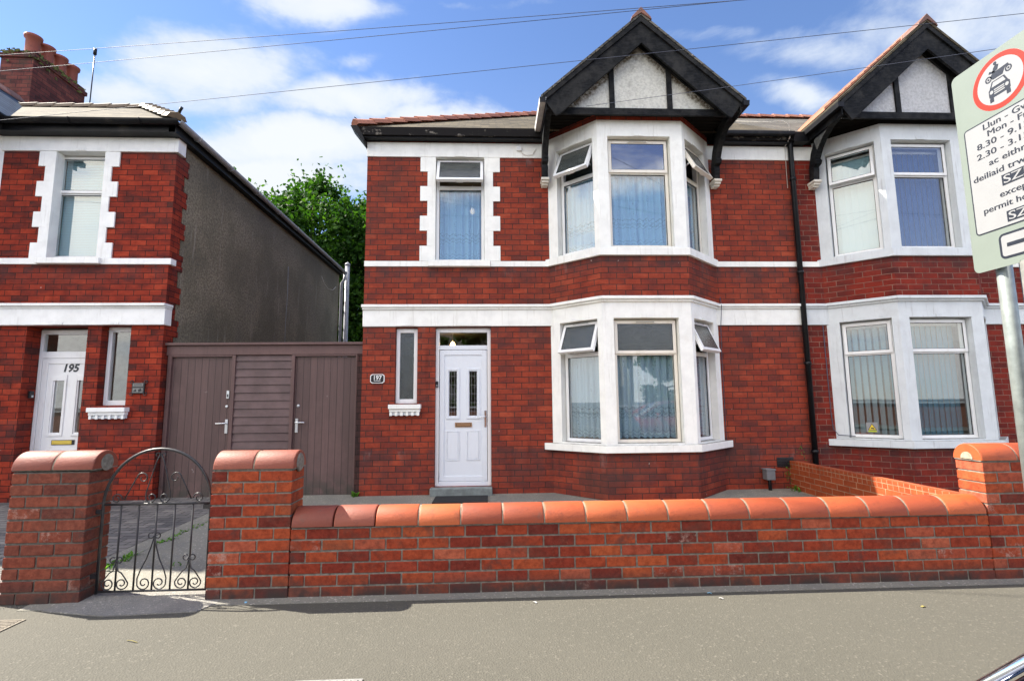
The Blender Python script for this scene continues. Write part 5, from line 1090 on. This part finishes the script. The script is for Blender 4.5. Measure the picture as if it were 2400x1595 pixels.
mb = MB(); mb.prism(rrect(4.745, 5.02, 1.72, 2.168, .02), .0, .003, 'sign_black'); mb.prism(rrect(4.751, 5.014, 1.726, 2.162, .016), -.0008, -.0001, 'cover_grey'); put_text(mb, 'P', .14, 4.83, -.0015, 2.02, 'sign_black'); mb.build('lower_plate', SG, FS)

# ------------------------------------------------------------------ telephone wires
def wire(p, q, name, label, r=.0030, mat='cable_dark', sag=.12):
    p = Vector(p); q = Vector(q); mb = MB(); pts = []
    for k in range(25): t_ = k / 24; v = p.lerp(q, t_); v.z -= sag * 4 * t_ * (1 - t_); pts.append(v)
    mb.tube(pts, r, mat, 5); tag(mb.build(name), label, 'wire', 'overhead telephone wires')
mb = MB(); mb.box(-40, 60, -17.6, -17.3, -.1, 1.1, 'opp_brick'); mb.box(-40, 60, -17.65, -17.25, 1.1, 1.18, 'stone_grey'); tag(mb.build('garden_wall'), 'long low wall across the road, only faint in the window reflections', 'wall')
wire((-8.72, -.45, 6.246), (5.216, -3.7, 5.027), 'telephone_wire', 'topmost thin telephone wire crossing the sky above the left roof', sag=.03)
wire((-8.70, -.45, 5.96), (5.206, -3.7, 5.098), 'telephone_wire', 'second telephone wire running just below the topmost one', sag=.03)
wire((-8.482, -.84, 4.945), (10.014, -3.72, 5.352), 'telephone_wire', 'long telephone wire sloping up from the left roof past both gables', sag=.03)
wire((1.337, -.95, 5.445), (8.839, -5.05, 4.295), 'telephone_wire', 'lowest telephone wire leaving the middle gable towards the sign', sag=.03)

# ------------------------------------------------------------------ trees
def tree(loc, H, crown_c, crown_r, nclump, nleaf, leaf, label, seed, mat='leaves_maple', name='maple_tree', group=None, lean=(0, 0), trunk_r=.22):
    r_ = random.Random(seed); root = thing(name, loc, label, 'tree', group); base = Vector(loc)
    cc = base + Vector(crown_c)
    mb = MB(); mb.tube([base + Vector((0, 0, -.1)), base + Vector((.05, .02, H * .2)), base + Vector((lean[0] * .5, lean[1] * .5, H * .42)), cc], trunk_r, 'bark', 10, rad=[trunk_r * 1.25, trunk_r, trunk_r * .75, trunk_r * .3])
    clumps = []
    for k in range(nclump):
        while True:
            d = Vector((r_.uniform(-1, 1), r_.uniform(-1, 1), r_.uniform(-1, 1)))
            if .25 < d.length < 1: break
        n_ = d.normalized(); bump = 1 + .30 * noise.noise(n_ * 2.3 + Vector((seed, 0, 0)))
        rad = (d.length ** .45) * bump
        c = cc + Vector((n_.x * crown_r[0], n_.y * crown_r[1], n_.z * crown_r[2])) * rad
        clumps.append((c, r_.uniform(.28, .70) * (crown_r[2] / 3.4), n_, rad, r_.random()))
    for k in range(0, nclump, max(1, nclump // 46)):
        c = clumps[k][0]; st = base + Vector((lean[0] * .5, lean[1] * .5, H * r_.uniform(.25, .5))); m_ = st.lerp(c, .5) + Vector((0, 0, .3))
        mb.tube([st, m_, c], .05, 'bark', 6, rad=[.09, .05, .015])
    mb.build('trunk', root)
    vs = []; fs = []; cols = []
    per = nleaf // nclump
    for (c, cr, n_, rad, cv) in clumps:
        spike = r_.random() < .22
        for k in range(per):
            g = Vector((r_.gauss(0, .5), r_.gauss(0, .5), r_.gauss(0, .5))) * cr
            if spike and n_.z > .2: g.z = abs(g.z) * 1.7; g.x *= .6; g.y *= .6
            p = c + g
            nrm = Vector((r_.gauss(0, .7), r_.gauss(0, .7), r_.gauss(.5, .6))).normalized(); t1 = nrm.orthogonal().normalized(); t1 = Matrix.Rotation(r_.uniform(0, 6.28), 3, nrm) @ t1; t2 = nrm.cross(t1)
            s_ = leaf * r_.uniform(.6, 1.25); b = len(vs)
            vs += [p - t1 * s_, p - t1 * s_ * .1 + t2 * s_ * .62, p + t1 * s_ * .9 + nrm * s_ * .15, p - t1 * s_ * .1 - t2 * s_ * .62]
            fs.append((b, b + 1, b + 2, b + 3)); cols.append(min(1, max(0, .25 + .35 * cv + r_.uniform(-.2, .4))))
    me = bpy.data.meshes.new('crown'); me.from_pydata(vs, [], fs); me.materials.append(MATS[mat])
    ca = me.color_attributes.new('bcol', 'FLOAT_COLOR', 'CORNER'); buf = []
    for c in cols: buf += [c, c, c, 1] * 4
    ca.data.foreach_set('color', buf); o = bpy.data.objects.new('crown', me); COL.objects.link(o); place(o, root, I4); return root
tree((-7.5, 13.0, 0), 10, (0, 0, 5.8), (5.0, 3.5, 3.9), 620, 105000, .10, 'tall leafy green maple rising between the left and middle houses', 5)
tree((-9.5, -22, 0), 7, (0, 0, 3.6), (4.6, 2.6, 2.9), 90, 12000, .17, 'dark street tree across the road reflected in the lower windows', 21, 'leaves_dark', 'street_tree', 'trees across the road')
tree((.5, -23, 0), 7, (0, 0, 3.4), (4.6, 2.6, 2.7), 90, 12000, .17, 'dark street tree across the road reflected in the lower windows', 22, 'leaves_dark', 'street_tree', 'trees across the road')
tree((13.5, -22, 0), 7, (0, 0, 3.5), (5.2, 2.6, 2.7), 90, 12000, .17, 'dark street tree across the road reflected in the lower windows', 23, 'leaves_dark', 'street_tree', 'trees across the road')

# ------------------------------------------------------------------ cars
def car(name, x0, yc, paint, label, flip=1, zoff=0.0, L=4.0, group='cars parked along the road'):
    """nose towards -x (flip=1); yc = centre line; lofted body with tumblehome, glazed cabin, wheels"""
    root = thing(name, (x0 + flip * L / 2, yc, -.1), label, 'car', group)
    st = [(0.00, .42, .48, .48, .62), (.06, .33, .62, .62, .74), (.30, .27, .70, .70, .82), (.95, .24, .77, .77, .86), (1.10, .24, .79, .81, .865), (1.55, .24, .84, 1.10, .87), (1.95, .24, .87, 1.36, .87), (2.4, .24, .88, 1.41, .87),
          (3.0, .24, .90, 1.38, .87), (3.5, .26, .92, 1.24, .86), (3.80, .30, .94, .98, .83), (3.95, .36, .80, .82, .76), (4.0, .45, .60, .62, .70)]
    vs = []; ns = len(st)
    for (x, zl, zb, zr, w_) in st:
        cab = zr - zb > .03; wr = w_ * (.74 if cab else .93); ws = w_ * .985
        half = [(w_ * .86, zl), (w_, zl + .14), (w_, (zl + zb) / 2 + .06), (ws, zb - .03), (w_ * .965, zb), (wr + .02, zr - (.035 if cab else .0)), (wr * .90, zr + (.0 if cab else .010)), (0, zr + .03)]
        for (yy, z_) in half: vs.append((x0 + flip * x, yc + yy, z_ + zoff - .1 * 0))
        for (yy, z_) in half[-2::-1]: vs.append((x0 + flip * x, yc - yy, z_ + zoff))
    n = 15; body = MB(); gl = MB()
    for i in range(ns - 1):
        for k in range(n - 1):
            q = [vs[i * n + k], vs[i * n + k + 1], vs[(i + 1) * n + k + 1], vs[(i + 1) * n + k]]
            if flip < 0: q = q[::-1]
            cab0 = st[i][3] - st[i][2] > .03; cab1 = st[i + 1][3] - st[i + 1][2] > .03; side = k in (4, 9)
            topf = k in (5, 6, 7, 8)
            wind = (st[i][0] in (1.10, 1.55) or st[i][0] in (3.0, 3.5)) and topf
            if side and (cab0 or cab1) or wind: gl.face(q, 'glass_car', True)
            else: body.face(q, paint, True)
    for i0 in (0, (ns - 1)): body.mesh(vs[i0 * n:(i0 + 1) * n], [tuple(range(n)) if i0 else tuple(range(n))[::-1]], paint)
    body.build('body', root); g_ = gl.build('glazing', root)
    # roof rails / pillars
    for sg in (-1, 1):
        mb = MB()
        pts = [(x0 + flip * x, yc + sg * y_, z_ + zoff) for (x, y_, z_) in ((1.10, .835, .822), (1.55, .755, 1.10), (1.95, .680, 1.315), (2.4, .665, 1.385), (3.0, .662, 1.355), (3.5, .655, 1.215), (3.8, .79, .96))]
        mb.tube(pts, .022, paint, 8); mb.tube([(p[0] - flip * .03, p[1] + sg * .012, p[2] + .028) for p in pts[:4]], .012, 'chrome', 6); mb.build('pillar', root)
        mb = MB(); mb.tube([(x0 + flip * x, yc + sg * (w_ + .004), z_ + zoff) for (x, w_, z_) in ((1.15, .862, .80), (2.4, .862, .875), (3.7, .84, .93))], .009, 'chrome', 6); mb.build('trim', root)
        mb = MB(); mb.tube([(x0 + flip * 2.35, yc + sg * .85, .89 + zoff), (x0 + flip * 2.38, yc + sg * .67, 1.38 + zoff)], .02, 'plastic_black', 6); mb.build('door_pillar', root)
        mb = MB(); c = Vector((x0 + flip * 1.78, yc + sg * .95, .93 + zoff)); mb.lathe([(.03, -.05), (.065, -.045), (.075, 0), (.06, .045), (.02, .055)], (0, 0, 0), paint, 12, Matrix.Translation(c) @ Matrix.Scale(1.2, 4, (0, 1, 0))); mb.tube([c, c - Vector((0, sg * .12, .04))], .018, 'plastic_black', 6); mb.build('mirror', root)
        mb = MB(); mb.lathe([(.0, -.02), (.09, -.01), (.07, .03), (.0, .05)], (0, 0, 0), 'lamp_lens', 14, Matrix.Translation((x0 + flip * .07, yc + sg * .52, .56 + zoff)) @ Matrix.Rotation(R(-90 * flip), 4, 'Y')); mb.build('headlight', root)
        for wx in (.72, 3.18):
            M_ = Matrix.Translation((x0 + flip * wx, yc + sg * .80, .22 + zoff)) @ Matrix.Rotation(R(90 * -sg), 4, 'X')
            mb = MB(); mb.lathe([(.20, -.10), (.29, -.10), (.31, -.07), (.31, .05), (.29, .08), (.20, .08)], (0, 0, 0), 'rubber', 28, M_); wh = mb.build('wheel', root)
            mb = MB(); mb.lathe([(.20, .0), (.195, .082), (.17, .06), (.05, .055), (.0, .065)], (0, 0, 0), 'steel', 20, M_); mb.build('rim', wh)
    mb = MB(); mb.box(x0 + flip * 1.2, x0 + flip * 3.6, yc - .7, yc + .7, .24 + zoff, .62 + zoff, 'plastic_black'); mb.box(x0 + flip * 1.9, x0 + flip * 2.05, yc - .65, yc - .1, .6 + zoff, 1.15 + zoff, 'plastic_grey'); mb.box(x0 + flip * 1.9, x0 + flip * 2.05, yc + .1, yc + .65, .6 + zoff, 1.15 + zoff, 'plastic_grey'); mb.build('interior', root)
    return root
car('parked_car', -.125, -7.235, 'car_blue', 'dark blue car in the bottom right corner with chrome trimmed windscreen pillar', 1, -.012)
car('parked_car', 4.4, -13.0, 'car_red', 'red car parked across the road, reflected in the right bay window', 1, -.06)
V = thing('parked_van', (12.5, -13.0, -.1), 'white van parked across the road, reflected in the right bay window', 'van', 'vans parked along the road')
mb = MB(); prof = [(10.2, .2), (10.15, .75), (10.35, .95), (11.0, 1.10), (11.55, 1.75), (11.9, 1.95), (15.0, 1.98), (15.1, .25)]
mb.prism(prof, -13.85, -12.15, 'van_white'); mb.build('body', V, bevel=.05)
for (y_, sg) in ((-12.14, 1), (-13.86, -1)):
    mb = MB(); mb.prism([(11.2, 1.15), (11.62, 1.68), (12.3, 1.72), (12.3, 1.15)], y_ - .005, y_ + .005, 'glass_car'); mb.build('side_window', V)
    for wx in (11.0, 14.3): mb = MB(); mb.lathe([(.2, -.09), (.3, -.09), (.32, 0), (.3, .09), (.0, .08)], (0, 0, 0), 'rubber', 24, Matrix.Translation((wx, y_ - sg * .06, .22)) @ Matrix.Rotation(R(90 * -sg), 4, 'X')); mb.build('wheel', V)
OH = thing('opposite_house', (-2, -38, -.1), 'pale brick terrace across the road, faint in the lower window reflections', 'house')
mb = MB(); plate(mb, -16, 12, -.1, 5.6, [(x, x + 1.3, z_, z_ + 1.4) for x in (-14.5, -11, -7.5, -4, -.5, 3, 6.5, 9.6) for z_ in (1.0, 3.7)], 'opp_brick', 0, .25); mb.box(-16, 12, -.6, -.3, -.1, 5.6, 'plastic_grey'); mb.build('wall', OH, Fr((-4, -36, 0), (-1, 0, 0), (0, -1, 0)))
mb = MB(); mb.prism([(-35.8, 5.6), (-44, 5.6), (-40, 8.6)], -16, 12, 'slate_dark', axis='x'); mb.build('roof', OH)

# ------------------------------------------------------------------ small things on the ground
CV = MB(); CV.box(-3.62, -3.08, -3.96, -3.735, -.01, .006, 'cover_metal')
for k in range(9): CV.box(-3.60, -3.10, -3.95 + k * .024, -3.938 + k * .024, .006, .009, 'cover_metal')
tag(CV.build('access_cover', None, Matrix.Translation((0, -.02, 0))), 'ribbed metal access cover in the pavement at the left edge', 'access cover', 'covers set in the pavement')
CV = MB(); CV.box(-1.0, -.66, -4.95, -4.62, -.01, .006, 'cover_grey')
for i in range(9):
    for j in range(9): CV.box(-.98 + i * .035, -.962 + i * .035, -4.93 + j * .035, -4.915 + j * .035, .006, .010, 'cover_grey')
tag(CV.build('access_cover', None), 'pale dimpled access cover cut off by the bottom edge', 'access cover', 'covers set in the pavement')
rl = random.Random(5)
lit = [(-1.75, -3.56, 'paper_blue', 'tiny blue scrap of litter against the foot of the wall by the pier'), (.30, -3.70, 'paper', 'pale paper scrap on the tarmac just left of the wall middle'), (1.62, -3.72, 'paper', 'white paper scrap on the sunlit pavement right of the middle'),
       (1.58, -3.62, 'paper_blue', 'small blue paper scrap in the shadow at the foot of the wall'), (3.15, -3.56, 'paper', 'white scrap of paper by the wall foot below the right pier'), (-2.15, -4.12, 'leaf_dry', 'thin dry stalk lying on the pavement below the gate'),
       (2.9, -3.95, 'leaf_dry', 'small yellow leaf on the pavement at the right'), (3.45, -3.55, 'paper', 'longer white paper strip by the wall foot at the far right')]
for (x, y_, mt, lb) in lit:
    mb = MB(); a = rl.uniform(0, 3); L = .016 if 'stalk' not in lb else .045; w_ = .008 if 'stalk' not in lb else .003; c, s_ = math.cos(a), math.sin(a)
    P = [Vector((x + c * u - s_ * v, y_ + s_ * u + c * v, .004 + h)) for (u, v, h) in ((-L, -w_, 0), (0, -w_ * 1.1, .005), (L, -w_ * .6, .001), (L * .9, w_, .002), (0, w_, .006), (-L, w_ * .8, .001))]
    mb.mesh(P + [p - Vector((0, 0, .0015)) for p in P], [(0, 1, 4, 5), (1, 2, 3, 4), (6, 11, 10, 7), (7, 10, 9, 8), (0, 6, 7, 1), (1, 7, 8, 2), (3, 9, 10, 4), (4, 10, 11, 5)], mt); tag(mb.build('litter_scrap'), lb, 'litter', 'scraps of litter on the pavement', 'thing')
mb = MB()      # grit and crumbs along the foot of the wall
for k in range(900):
    x = rl.uniform(-3.5, 4.3); y_ = -3.505 - abs(rl.gauss(0, .035)); s_ = rl.uniform(.002, .006)
    mb.mesh([(x - s_, y_, .0), (x, y_ - s_, .0), (x + s_, y_, .0), (x, y_ + s_, .0), (x, y_, s_ * 1.4)], [(0, 1, 4), (1, 2, 4), (2, 3, 4), (3, 0, 4)], 'mortar_grey' if rl.random() < .6 else 'mortar_dark' if rl.random() < .8 else 'paper')
tag(mb.build('grit'), 'grit and crumbs gathered along the foot of the wall', 'grit', kind='stuff')
mb = MB()
def tuft(cx, cy, z0, n, h, spread, mat='leaves_weed'):
    for k in range(n):
        a = rl.uniform(0, 6.28); x = cx + rl.gauss(0, spread); y_ = cy + rl.gauss(0, spread); hh = h * rl.uniform(.4, 1); mb.c = (rl.random(), 0, 0)
        l = Vector((math.cos(a), math.sin(a), 0)); s_ = l.cross(Vector((0, 0, 1))) * hh * .16; b = Vector((x, y_, z0))
        mb.face([b - s_ * .4, b + l * hh * .4 + Vector((0, 0, hh * .6)) - s_, b + l * hh * .8 + Vector((0, 0, hh * .8)), b + l * hh * .4 + Vector((0, 0, hh * .6)) + s_, b + s_ * .4], mat)
for k in range(26):
    y_ = -2.9 + k * .075; 
    if 6 < k < 11: continue
    tuft(-3.285 + rl.gauss(0, .012), y_, .02, 12, .07, .02)
tuft(-1.93, -.02, .09, 26, .10, .02); tuft(4.38, -.2, .08, 20, .12, .05); tuft(-2.72, -2.75, .02, 10, .05, .03)
tag(mb.build('weeds'), 'green weeds growing in the joint of the path', 'weeds', kind='stuff')
mb = MB()
for (cx, cy, cz, n) in ((4.34, -.03, .35, 26), (4.58, -.03, .62, 14), (4.36, -.03, .14, 24)):
    for k in range(n):
        p = Vector((cx + rl.gauss(0, .035), cy - abs(rl.gauss(0, .02)), cz + rl.gauss(0, .07))); a = rl.uniform(0, 6.3); s_ = rl.uniform(.008, .02); mb.c = (rl.random() * .5, 0, 0)
        mb.face([p, p + Vector((math.cos(a), -.3, math.sin(a))) * s_, p + Vector((math.cos(a + .8), -.5, math.sin(a + .8))) * s_ * 1.2, p + Vector((math.cos(a + 1.6), -.3, math.sin(a + 1.6))) * s_], 'leaves_weed' if rl.random() < .7 else 'moss')
tag(mb.build('wall_weeds'), 'sparse creeping weeds on the wall by the air vent', 'weeds', kind='stuff')
